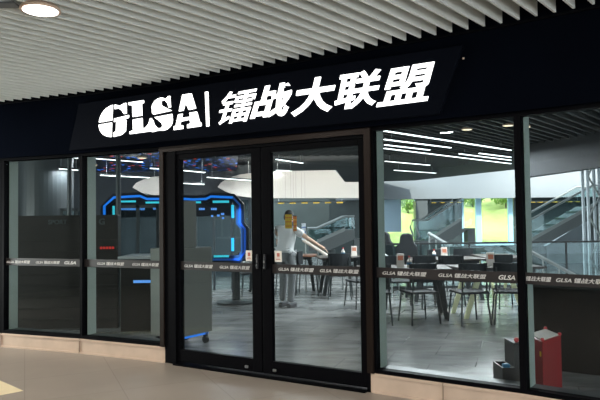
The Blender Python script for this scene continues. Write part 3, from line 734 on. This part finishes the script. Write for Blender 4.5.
def table_proto(name, top, legm, L=1.3, W=.75, lean=.22):
    r = empty(name)
    MB().box(-L / 2, L / 2, -W / 2, W / 2, .72, .755).build('tabletop', top, r, bevel=.008)
    MB().box(-L / 2 + .12, L / 2 - .12, -W / 2 + .1, W / 2 - .1, .66, .72).build('apron', 'leg_dark', r)
    for sx in (-1, 1):
        for sy in (-1, 1):
            x0, x1 = sx * (L / 2 - .08), sx * (L / 2 - .08 - lean); y0 = sy * (W / 2 - .1)
            MB().prism([(x0 - .03, y0 - .02, 0), (x0 + .03, y0 - .02, 0), (x1 + .045, y0 - .02, .66), (x1 - .045, y0 - .02, .66)], (0, .04, 0)).build('leg', legm, r)
    return r
def place(proto, first, px, Y, rz, label, cat, group):
    o = proto if first else copy_tree(proto)
    p = at(px, 260, Y); o.location = (p.x, Y, 0); o.rotation_euler = (0, 0, rz); return tag(o, label, cat, group)
tA = table_proto('dining_table', 'wood_dark', 'leg_yellow_lit')
tlist = [(494, 9.3, .1, 'dark topped table with pale slanted legs, yellow window light in their colour, nearest the right mullion'), (499, 11.6, 1.55, 'dark topped table with pale legs behind the nearest one, right side'),
         ]
for i, (px, Y, rz, l) in enumerate(tlist): place(tA, i == 0, px, Y, rz, l, 'table', 'tables with pale slanted legs')
tB = table_proto('dining_table', 'wood_dark', 'leg_dark', 1.4, .8, .12)
for i, (px, Y, rz, l) in enumerate([(402, 9.3, -.1, 'dark table with dark legs nearest the doors in the right pane'), (443, 11.2, .1, 'dark table with dark legs in the middle of right pane'), (352, 12.2, .1, 'dark table seen at the right of the right door leaf')]):
    place(tB, i == 0, px, Y, rz, l, 'table', 'tables with dark legs')
tC = table_proto('serving_table', 'wood_top', 'leg_dark', 1.5, .6, .08)
for i, (px, Y, rz, l) in enumerate([(282, 12.85, .0, 'reddish brown table beside the person in the white shirt')]):
    place(tC, i == 0, px, Y, rz, l, 'table', None)
ch = chair_proto()
cl = [(376, 8.7, 3.0, 'black chair at the left edge of the right pane, in front of the dark table'), (418, 8.7, 3.4, 'black chair in front of the dark table, right of the first one'), (428, 10.2, .2, 'black chair between the nearest and the middle dark table'),
      (450, 10.45, 3.0, 'black chair in front of the middle dark table'), (440, 12.0, .1, 'black chair behind the middle dark table'), (468, 8.6, 3.3, 'black chair on the near left side of the pale legged table'),
      (508, 8.6, 2.9, 'black chair on the near right side of the pale legged table'), (505, 10.1, .1, 'black chair behind the pale legged table, close to the mullion'), (398, 10.15, -.1, 'black chair behind the table nearest the doors'),
      (340, 11.45, 3.0, 'black chair in front of the dark table in the right door leaf'), (361, 10.3, 3.5, 'black chair at the right edge of the right door leaf'), (308, 12.1, 1.4, 'black chair at the left end of the dark table in the door leaf'),
      (284, 12.15, 3.0, 'black chair in front of the reddish brown table'), (466, 12.3, .1, 'black chair far back under the wide atrium window'), (250, 12.1, .3, 'black chair at the inner edge of the left door leaf')]
for i, (px, Y, rz, l) in enumerate(cl): place(ch, i == 0, px, Y, rz, l, 'chair', 'black dining chairs')
gc = gaming_chair_proto()
for i, (px, Y, rz, l) in enumerate([(408, 12.1, 2.9, 'tall black chair in front of the narrow atrium window'), (393, 13.6, 2.4, 'tall black chair left of the narrow window, partly behind another')]): place(gc, i == 0, px, Y, rz, l, 'chair', 'tall black padded chairs')
# table cards and bottles
def card(px, py, Y, z, label, red=False):
    p = at(px, py, Y); r = empty('table_card', (p.x, Y, z), label=label, cat='sign', group='small cards standing on the tables')
    MB().prism([(-.055, -.03, 0), (.055, -.03, 0), (.055, -.005, .2), (-.055, -.005, .2)], (0, .008, 0)).build('front', 'card_white', r)
    MB().prism([(-.055, .04, 0), (.055, .04, 0), (.055, .006, .2), (-.055, .006, .2)], (0, .006, 0)).build('back', 'card_white', r)
    MB().prism([(-.04, -.022, .10), (.04, -.022, .10), (.04, -.012, .17), (-.04, -.012, .17)], (0, -.004, 0)).build('picture', 'card_red', r)
card(400, 243, 9.3, .756, 'small white card with a red picture on the table nearest the doors')
card(444, 243, 11.2, .756, 'small white card on the middle dark table')
card(490, 243, 9.3, .756, 'small white card on the pale legged table')
card(354, 243, 12.2, .756, 'small white card on the dark table in the right door leaf')
def bottle(px, Y, z, label):
    p = at(px, 250, Y); r = empty('bottle', (p.x, Y, z), label=label, cat='bottle', group='white bottles on the tables')
    MB().lathe([(.033, 0), (.036, .02), (.036, .10), (.015, .135), (.013, .15)], 16).build('body', 'card_white', r, smooth=False)
    MB().lathe([(.015, .15), (.015, .175)], 12).build('cap', 'red_knob', r); MB().lathe([(.037, .04), (.037, .08)], 16).build('wrapper', 'blue_plastic', r)
bottle(409, 9.15, .756, 'white bottle beside the card on the table nearest the doors'); bottle(434, 11.05, .756, 'white bottle on the middle dark table'); bottle(343, 12.1, .756, 'white bottle on the dark table in the right door leaf')
# round low tables behind the left door leaf
for (px, Y, l) in ((236, 11.0, 'low round dark table behind the left door leaf'),):
    p = at(px, 270, Y); r = empty('round_table', (p.x, Y, 0), label=l, cat='table')
    MB().lathe([(.62, .62), (.66, .66), (.66, .70), (.60, .72)], 36).build('tabletop', 'wood_dark', r); MB().lathe([(.36, 0), (.36, .03), (.07, .06), (.07, .62)], 24).build('pedestal', 'leg_dark', r)

# ---------------------------------------------------------------- red cabinet and black boxes by the right pane
q0, q1 = at(536, 380, 5.15), at(543, 380, 5.05); q2 = at(561, 380, 5.35)
zt_ = at(540, 339, 5.1).z
r = empty('red_box_cabinet', (q0.x, q0.y, 0), label='red cabinet with a white sheet on top behind the far right pane', cat='cabinet')
A_, B_ = Vector((at(528, 370, 5.3).x, 5.3, 0)) - r.location, Vector((at(543, 370, 5.0).x, 5.0, 0)) - r.location; D_ = Vector((at(562, 370, 5.25).x, 5.25, 0)) - r.location; E_ = A_ + (D_ - B_)
hh = zt_
MB().hexa([A_, B_, D_, E_] + [p + Vector((0, 0, hh)) for p in (A_, B_, D_, E_)]).build('body', 'red_paint', r, bevel=.008)
c = (A_ + B_ + D_ + E_) / 4
MB().hexa([c + (p - c) * .86 + Vector((0, 0, hh)) for p in (A_, B_, D_, E_)] + [c + (p - c) * .86 + Vector((0, 0, hh + .008)) for p in (A_, B_, D_, E_)]).build('white_sheet', 'card_white', r)
for p_ in (A_, B_, D_, E_):
    q_ = c + (p_ - c) * .92; MB().lathe([(.012, hh), (.016, hh + .008), (.014, hh + .02), (.006, hh + .025)], 14, (q_.x, q_.y, 0)).build('knob', 'red_knob', r)
n_ = ((B_ - A_).cross(Vector((0, 0, 1)))).normalized(); m_ = A_ + (B_ - A_) * .85
MB().box(m_.x - .006, m_.x + .006, m_.y - .02, m_.y + .0, hh - .13, hh - .09).build('latch', 'yellow_cloth', r)
def bin_(px0, px1, ptop, Y, label, knob=False, blue=False):
    a, b = at(px0, 370, Y), at(px1, 370, Y); z = at((px0 + px1) / 2, ptop, Y).z; r = empty('black_box', ((a.x + b.x) / 2, Y, 0), label=label, cat='box'); h_ = (b.x - a.x) / 2
    mb = MB(); mb.box(-h_, h_, 0, .24, 0, .02); mb.box(-h_, -h_ + .012, 0, .24, .02, z); mb.box(h_ - .012, h_, 0, .24, .02, z); mb.box(-h_ + .012, h_ - .012, 0, .012, .02, z); mb.box(-h_ + .012, h_ - .012, .228, .24, .02, z)
    mb.build('body', 'black_plastic', r)
    if knob: MB().box(-h_, h_, 0, .24, z, z + .015).build('lid', 'black_plastic', r); MB().lathe([(.012, z + .015), (.022, z + .03), (.018, z + .05), (.006, z + .056)], 14, (-h_ + .04, .05, 0)).build('knob', 'red_knob', r)
    if blue: MB().box(-.03, .03, .04, .09, z - .1, z + .02).build('blue_handle', 'blue_plastic', r, bevel=.01)
bin_(514.5, 526, 345, 5.2, 'taller black box with a red knob beside the red cabinet', knob=True)
bin_(502.5, 515, 368, 4.92, 'lower open black box with a blue handle in front of the taller one', blue=True)
# dark low partition behind right pane
a, b = at(533, 300, 6.0), at(660, 300, 5.4)
r = empty('low_partition', ((a.x + b.x) / 2, (a.y + b.y) / 2, 0), math.atan2(b.y - a.y, b.x - a.x), label='low near black partition behind the far right pane', cat='partition')
L = (b - a).length; MB().box(-L / 2, L / 2, 0, .08, 0, .80).build('panel', 'panel_low', r, bevel=.006); MB().box(-L / 2, L / 2, -.01, .09, .80, .83).build('cap_rail', 'rail_black', r)

# ---------------------------------------------------------------- balustrade: a glass reflection built as a solid object
Yb = 12.9
a, b = at(372, 243.5, Yb), at(760, 243.5, Yb); zr = at(450, 243.3, Yb).z
r = empty('glass_balustrade', ((a.x + b.x) / 2, Yb, 0), label='reflected long glass balustrade with a thin black top rail, built solid behind the tables', cat='railing'); hw = (b.x - a.x) / 2
MB().box(-hw, hw, -.025, .025, zr - .02, zr + .02).build('top_rail', 'rail_black', r); MB().box(-hw, hw, -.006, .006, .05, zr - .02).build('glass_panel', 'glass_clear', r)
for i in range(9): x = -hw + 2 * hw * i / 8; MB().box(x - .015, x + .015, -.02, .02, 0, zr - .02).build('post', 'rail_black', r)
MB().box(-hw, hw, -.03, .03, 0, .05).build('base_shoe', 'rail_black', r)

# ---------------------------------------------------------------- escalators: mall reflections in the panes, built as solid objects
def escalator(lo, hi, Y, thick, label, hr=.9, side='esc_side', wd=1.1, rail='rail_white', ext=(.3, .3)):
    a, b = at(*lo, Y), at(*hi, Y); org = Vector((a.x, Y, 0)); a = a - org; b = b - org
    r = empty('escalator', org, label=label, cat='escalator'); up = Vector((0, 0, 1)); d = (b - a).normalized()
    e0, e1 = a - Vector((ext[0], 0, 0)), b + Vector((ext[1], 0, 0))
    t_ = up * thick
    mb = MB(); mb.prism([e0 - t_, a - t_ + Vector((.25, 0, 0)), b - t_ + Vector((.25, 0, 0)), e1 - t_, e1, b, a, e0], (0, wd, 0)); mb.build('truss', side, r)
    mb = MB(); mb.prism([e0 + up * .02, a + up * .02, b + up * .02, e1 + up * .02, e1 + up * (hr - .04), b + up * (hr - .04), a + up * (hr - .04), e0 + up * (hr - .04)], (0, .012, 0)); mb.build('glass_panel', 'glass_clear', r)
    mb = MB(); mb.prism([q + Vector((0, wd - .012, 0)) for q in (e0 + up * .02, a + up * .02, b + up * .02, e1 + up * .02, e1 + up * (hr - .04), b + up * (hr - .04), a + up * (hr - .04), e0 + up * (hr - .04))], (0, .012, 0)); mb.build('glass_panel', 'glass_clear', r)
    for y in (.0, wd - .01):
        Q = [q + up * hr + Vector((0, y, 0)) for q in (e0, a, b, e1)]
        e_ = [Q[0] - up * (hr * .8) + Vector((.02, 0, 0)), Q[0] - up * .25 - Vector((.08, 0, 0))] + Q
        MB().tube(e_, .032, 8).build('handrail', rail, r)
    mb = MB(); mb.prism([a - Vector((0, .02, 0)) - up * .03, b - Vector((0, .02, 0)) - up * .03, b - Vector((0, .02, 0)) + up * .08, a - Vector((0, .02, 0)) + up * .08], (0, .02, 0)); mb.build('skirt_strip', rail, r)
    for q, zz in ((a, a.z), (b, b.z)):
        MB().box(q.x + .3, q.x + .55, .3, wd - .3, 0, zz - thick + .02).build('support', side, r)
    st = MB(); n = max(3, int((b - a).length / .4))
    for i in range(n):
        q = a + (b - a) * (i / n); st.box(q.x, q.x + (b.x - a.x) / n, .08, wd - .08, q.z - .02, q.z + .06)
    st.build('steps', 'steel', r)
    return r
escalator((532, 240), (593, 206), 18.0, .22, 'mall escalator reflection built solid, rising to the right behind the far right pane', hr=.62, ext=(.02, 1.5))
escalator((428, 241), (461, 220), 20.0, .3, 'mall escalator reflection built solid, rising to the right left of the wide atrium window', hr=.7, ext=(.3, .02))
escalator((318, 242), (345, 230), 18.5, .3, 'mall escalator reflection built solid behind the right door leaf, beyond the tables', hr=.42)
# pale sloping wall under the right escalator, also a reflection built solid
P_ = [at(x, y, 19.2) for x, y in ((536, 252), (562, 236), (600, 212), (640, 196), (640, 270), (600, 270), (560, 268))]
tag(MB().prism(P_, (0, .2, 0)).build('sloping_wall_panel', 'esc_white'), 'reflected pale blue grey sloping panel, built solid under the right escalator', 'panel')
# descending handrails of the reflected escalators, built solid
def ramp_rail(p0, p1, Y, r_, m, label):
    a, b = at(*p0, Y), at(*p1, Y); org = Vector((a.x, Y, 0)); a -= org; b -= org
    r = empty('sloping_handrail', org, label=label, cat='railing', group='sloping pale handrails')
    MB().tube([a, b], r_, 10).build('handrail', m, r)
    for k in range(4):
        q = a + (b - a) * (.06 + k * .293)
        if q.z > .05: MB().tube([(q.x, 0, 0), (q.x, 0, q.z - r_ * .6)], .014, 8).build('post', 'rail_white', r)
ramp_rail((303, 240), (345, 267), 12.78, .035, 'rail_pale', 'reflected pale sloping handrail running down to the right of the person in the white shirt')
ramp_rail((524, 248), (578, 277), 12.2, .035, 'rail_white', 'reflected pale sloping handrail behind the far right pane')
ramp_rail((376, 250), (400, 264), 11.6, .03, 'rail_white', 'reflected pale sloping handrail just right of the brown door pilaster')
ramp_rail((428, 233), (450, 246), 14.0, .04, 'rail_white', 'reflected pale sloping handrail left of the wide atrium window')
# right truss column
q = at(592, 222, 13.6); r = empty('lattice_column', (q.x, 13.6, 0), label='pale lattice column with diagonal braces at the right edge', cat='column')
for s in (-1, 1):
    for y in (-.12, .12): MB().box(s * .13 - .025, s * .13 + .025, y - .025, y + .025, 0, 2.99).build('upright', 'esc_white', r)
for i in range(6):
    s = 1 if i % 2 else -1; MB().tube([(-s * .13, -.13, .1 + i * .46), (s * .13, -.13, .56 + i * .46)], .022, 8).build('brace', 'rail_white', r)
# dark column / pier between atrium windows
for (x0, x1, Y, m, l) in ((374, 384, 16.5, 'win_dark', 'dark square pier left of the narrow atrium window'), (416, 428, 23.9, 'esc_side', 'dark pier right of the narrow atrium window'),):
    a, b = at(x0, 222, Y), at(x1, 222, Y); tag(MB().box(0, b.x - a.x, 0, .5, 0, 2.2 if Y > 20 else 2.99).build('square_pier', m, loc=(a.x, Y, 0)), l, 'column')
# warm light slats under the atrium bulkhead
for (x0, x1, y, Y, l) in ((275, 346, 204.5, 15.62, 'row of dim warm lights under the bulkhead in the right door leaf'), (430, 464, 203.5, 24.25, 'dim warm light strip above the escalator, right pane'), (530, 582, 203, 24.25, 'dim warm light strip above the escalator at the far right')):
    a, b = at(x0, y, Y), at(x1, y, Y); r = empty('warm_light_row', ((a.x + b.x) / 2, Y, a.z), label=l, cat='ceiling light'); hw = (b.x - a.x) / 2
    MB().box(-hw, hw, 0, .3, .05, .08).build('housing', 'win_dark', r)
    for sx in (-1, 1): MB().tube([(sx * hw * .9, .15, .08), (sx * hw * .9, .15, (at(300, 198, 15.6).z if Y < 20 else zb_) - a.z + .02)], .012, 6).build('hanging_rod', 'steel', r)
    n = int(hw * 2 / .3); mb = MB()
    for i in range(n): x = -hw + (i + .5) * 2 * hw / n; mb.box(x - .08, x + .08, .02, .26, .02, .05)
    mb.build('lamps', 'wood_gold' if 'wood_gold' in MATS else 'yellow_cloth', r)

# ---------------------------------------------------------------- hanging banners
def banner(x0, x1, y0, y1, Y, m1, m2, label):
    a, b = at(x0, y0, Y), at(x1, y1, Y); w2 = (b.x - a.x) / 2; h_ = a.z - b.z
    r = empty('hanging_banner', ((a.x + b.x) / 2, Y, b.z), label=label, cat='banner')
    nb = 7
    mb = MB(); mb.box(-w2, w2, -.004, .004, 0, h_); mb.build('cloth', m1, r)
    mb = MB()
    for i in range(nb):
        if i % 2: mb.box(-w2, w2, -.007, -.004, i * h_ / nb, (i + .45) * h_ / nb)
    mb.build('printed_stripes', m2, r); MB().tube([(-w2 - .01, 0, h_), (w2 + .01, 0, h_)], .008, 8).build('rod', 'leg_dark', r)
    for s in (-1, 1): MB().tube([(s * w2 * .8, 0, h_), (s * w2 * .8, 0, 2.99 - b.z)], .0015, 5).build('cord', 'leg_dark', r)
banner(285, 292, 214, 228.5, 9.75, 'yellow_cloth', 'orange_cloth', 'yellow banner with orange stripes above the person in the white shirt')
banner(293.3, 296.8, 216, 231, 9.8, 'orange_cloth', 'yellow_cloth', 'narrow orange banner right of the yellow one')
banner(301.5, 306, 223, 240, 11.5, 'white_cloth', 'blue_cloth', 'narrow white and blue banner right of the orange one')

# ---------------------------------------------------------------- person in white shirt, a reflection built as a solid figure
def skin_obj(name, verts, edges, radii, m, parent, vox=None, extra=None, sub=2):
    me = bpy.data.meshes.new(name); me.from_pydata(verts, edges, []); o = bpy.data.objects.new(name, me); COL.objects.link(o)
    o.modifiers.new('s', 'SKIN'); lay = me.skin_vertices[0].data if me.skin_vertices else None
    if lay is None: me.skin_vertices.new(); lay = me.skin_vertices[0].data
    for i, rr in enumerate(radii): lay[i].radius = rr if isinstance(rr, tuple) else (rr, rr); lay[i].use_root = (i == 0)
    sb = o.modifiers.new('u', 'SUBSURF'); sb.levels = sub; sb.render_levels = sub
    bpy.context.view_layer.update(); dg = bpy.context.evaluated_depsgraph_get(); m2 = bpy.data.meshes.new_from_object(o.evaluated_get(dg))
    bpy.data.objects.remove(o)
    vs = [v.co.copy() for v in m2.vertices]; fs = [tuple(p.vertices) for p in m2.polygons]
    mb = MB(); mb.add(vs, fs)
    return mb
def head_mesh(mb, c, yaw, r=.1):
    # ellipsoid with nose, chin, brow and ears; face looks along +x rotated by yaw
    n, k = 28, 20; vs = []; fs = []; R = Matrix.Rotation(yaw, 3, 'Z')
    for j in range(k + 1):
        ph = math.pi * j / k
        for i in range(n):
            th_ = 2 * math.pi * i / n; x = math.sin(ph) * math.cos(th_); y = math.sin(ph) * math.sin(th_); z = math.cos(ph)
            fx = .098 * x; fy = .075 * y; fz = .118 * z
            if z < -.2: fx *= 1 + .25 * (z + .2) if x < 0 else 1; fy *= 1 + .35 * (z + .2)
            if x > .8 and abs(y) < .28 and -.35 < z < .12: fx += .022 * (1 - abs(y) / .28) * (1 - abs(z + .18) / .32 if abs(z + .18) < .32 else 0)
            if x > .75 and .1 < abs(y) < .5 and .02 < z < .22: fx -= .008
            if x > .8 and abs(y) < .3 and -.6 < z < -.48: fx += .006
            vs.append(c + R @ Vector((fx, fy, fz)))
    for j in range(k):
        for i in range(n): fs.append((j * n + i, j * n + (i + 1) % n, (j + 1) * n + (i + 1) % n, (j + 1) * n + i))
    mb.add(vs, fs)
    for s in (-1, 1):
        e = [c + R @ Vector((-.01 + .016 * math.cos(t), s * (.074 + .010 * math.sin(t * .5)), .0 + .03 * math.sin(t))) for t in [q * math.pi / 5 for q in range(10)]]
        mb.tube(e, .007, 6)
    return R
pos = at(285.5, 260, 10.4)
pr = empty('person', (pos.x, pos.y, 0), label='reflected person in a white short sleeved shirt reaching forward, built solid behind the right door leaf', cat='person')
V = Vector
yaw = math.radians(58)              # faces away and to the right
# local: +x forward (to the right of the picture), +y left side
J = dict(pel=V((0, 0, .90)), waist=V((.02, 0, 1.02)), chest=V((.05, 0, 1.22)), neck0=V((.07, 0, 1.36)), neck1=V((.10, 0, 1.44)), head=V((.115, 0, 1.50)),
         shR=V((.06, -.155, 1.33)), elR=V((.12, -.37, 1.19)), wrR=V((.24, -.56, 1.04)), shL=V((.06, .155, 1.33)), elL=V((.10, .22, 1.08)), wrL=V((.24, .16, .92)),
         hR=V((0, -.09, .88)), kR=V((.05, -.10, .48)), aR=V((-.03, -.11, .08)), hL=V((0, .09, .88)), kL=V((.09, .10, .48)), aL=V((.05, .11, .08)))
names = ['pel', 'waist', 'chest', 'neck0', 'neck1', 'head', 'shR', 'elR', 'wrR', 'shL', 'elL', 'wrL', 'hR', 'kR', 'aR', 'hL', 'kL', 'aL']
rad = dict(pel=(.13, .10), waist=(.12, .09), chest=(.14, .10), neck0=.06, neck1=.05, head=.055, shR=.055, elR=.04, wrR=.026, shL=.055, elL=.04, wrL=.026, hR=.085, kR=.055, aR=.038, hL=.085, kL=.055, aL=.038)
E_ = [('pel', 'waist'), ('waist', 'chest'), ('chest', 'neck0'), ('neck0', 'neck1'), ('neck1', 'head'), ('chest', 'shR'), ('shR', 'elR'), ('elR', 'wrR'), ('chest', 'shL'), ('shL', 'elL'), ('elL', 'wrL'), ('pel', 'hR'), ('hR', 'kR'), ('kR', 'aR'), ('pel', 'hL'), ('hL', 'kL'), ('kL', 'aL')]
mb = skin_obj('b', [J[n] for n in names], [(names.index(a), names.index(b)) for a, b in E_], [rad[n] for n in names], 'skin', None)
def hand(mb, wr, el, side):
    d = (wr - el).normalized(); sidev = d.cross(V((0, 0, 1))).normalized(); dn = d.cross(sidev).normalized() * -1
    palm = wr + d * .05
    mb.tube([wr - d * .03, wr, palm, wr + d * .085], .026, 10, .034)
    for k, (o_, L_) in enumerate(((-.027, .068), (-.009, .078), (.009, .073), (.027, .055))):
        b0 = wr + d * .06 + sidev * o_; b1 = wr + d * (.09 + L_ * .45) + sidev * o_ * 1.1; b2 = b1 + (d * .8 - V((0, 0, .6))).normalized() * L_ * .6
        mb.tube([b0, b1, b2], .0095, 8, .007)
    t0 = wr + d * .03 + sidev * side * .02; mb.tube([t0, t0 + (d + sidev * side * 1.0) * .03, t0 + (d * 1.4 + sidev * side * .9) * .042], .011, 8, .008)
hand(mb, J['wrR'], J['elR'], 1); hand(mb, J['wrL'], J['elL'], -1)
hc = J['head'] + V((.015, 0, .045)); head_mesh(mb, hc, 0)
body = mb.build('body', 'skin', pr, smooth=True)
rm = body.modifiers.new('r', 'REMESH'); rm.mode = 'VOXEL'; rm.voxel_size = .007; rm.use_smooth_shade = True
# face details: eyes, mouth
for s in (-1, 1):
    MB().lathe([(.001, .008), (.008, .004), (.009, 0), (.008, -.004), (.001, -.008)], 10, (hc.x + .087, s * .03, hc.z + .012)).build('eye', 'hair', pr)
MB().box(hc.x + .088, hc.x + .099, -.022, .022, hc.z - .066, hc.z - .060).build('mouth', 'card_red', pr)
hm = MB(); n, k = 28, 14; vs = []; fs = []
for j in range(k + 1):
    ph = math.pi * .62 * j / k
    for i in range(n):
        t_ = 2 * math.pi * i / n; x, y, z = math.sin(ph) * math.cos(t_), math.sin(ph) * math.sin(t_), math.cos(ph)
        if x > .55 and z < .45: x = .55 + (x - .55) * .1
        vs.append(hc + V((.109 * x - .006, .086 * y, .128 * z + .004)))
for j in range(k):
    for i in range(n): fs.append((j * n + i, j * n + (i + 1) % n, (j + 1) * n + (i + 1) % n, (j + 1) * n + i))
hm.add(vs, fs).build('hair', 'hair', pr, smooth=True)
sn = ['waist', 'chest', 'neck0', 'shR', 'mR', 'shL', 'mL', 'hem']; J['mR'] = J['shR'].lerp(J['elR'], .75); J['mL'] = J['shL'].lerp(J['elL'], .7); J['hem'] = V((0, 0, .98))
sr = dict(waist=(.165, .125), chest=(.175, .13), neck0=.07, shR=.085, mR=.072, shL=.085, mL=.072, hem=(.165, .13))
mb = skin_obj('s', [J[n] for n in sn], [(0, 1), (1, 2), (1, 3), (3, 4), (1, 5), (5, 6), (0, 7)], [sr[n] for n in sn], 'shirt', None)
mb.build('shirt', 'shirt', pr, smooth=True)
tn = ['pel', 'hR', 'kR', 'aR', 'hL', 'kL', 'aL']; tr = dict(pel=(.14, .115), hR=.1, kR=.075, aR=.06, hL=.1, kL=.075, aL=.06)
mb = skin_obj('t', [J[n] for n in tn], [(0, 1), (1, 2), (2, 3), (0, 4), (4, 5), (5, 6)], [tr[n] for n in tn], 'trousers', None)
mb.build('trousers', 'trousers', pr, smooth=True)
for k_ in ('aR', 'aL'):
    q = J[k_]; MB().prism([(q.x - .07, q.y - .04, 0), (q.x + .12, q.y - .04, 0), (q.x + .19, q.y - .015, 0), (q.x + .19, q.y + .015, 0), (q.x + .12, q.y + .04, 0), (q.x - .07, q.y + .04, 0)], (0, 0, .07)).build('shoe', 'shoe', pr, bevel=.015)
pr.rotation_euler = (0, 0, yaw)
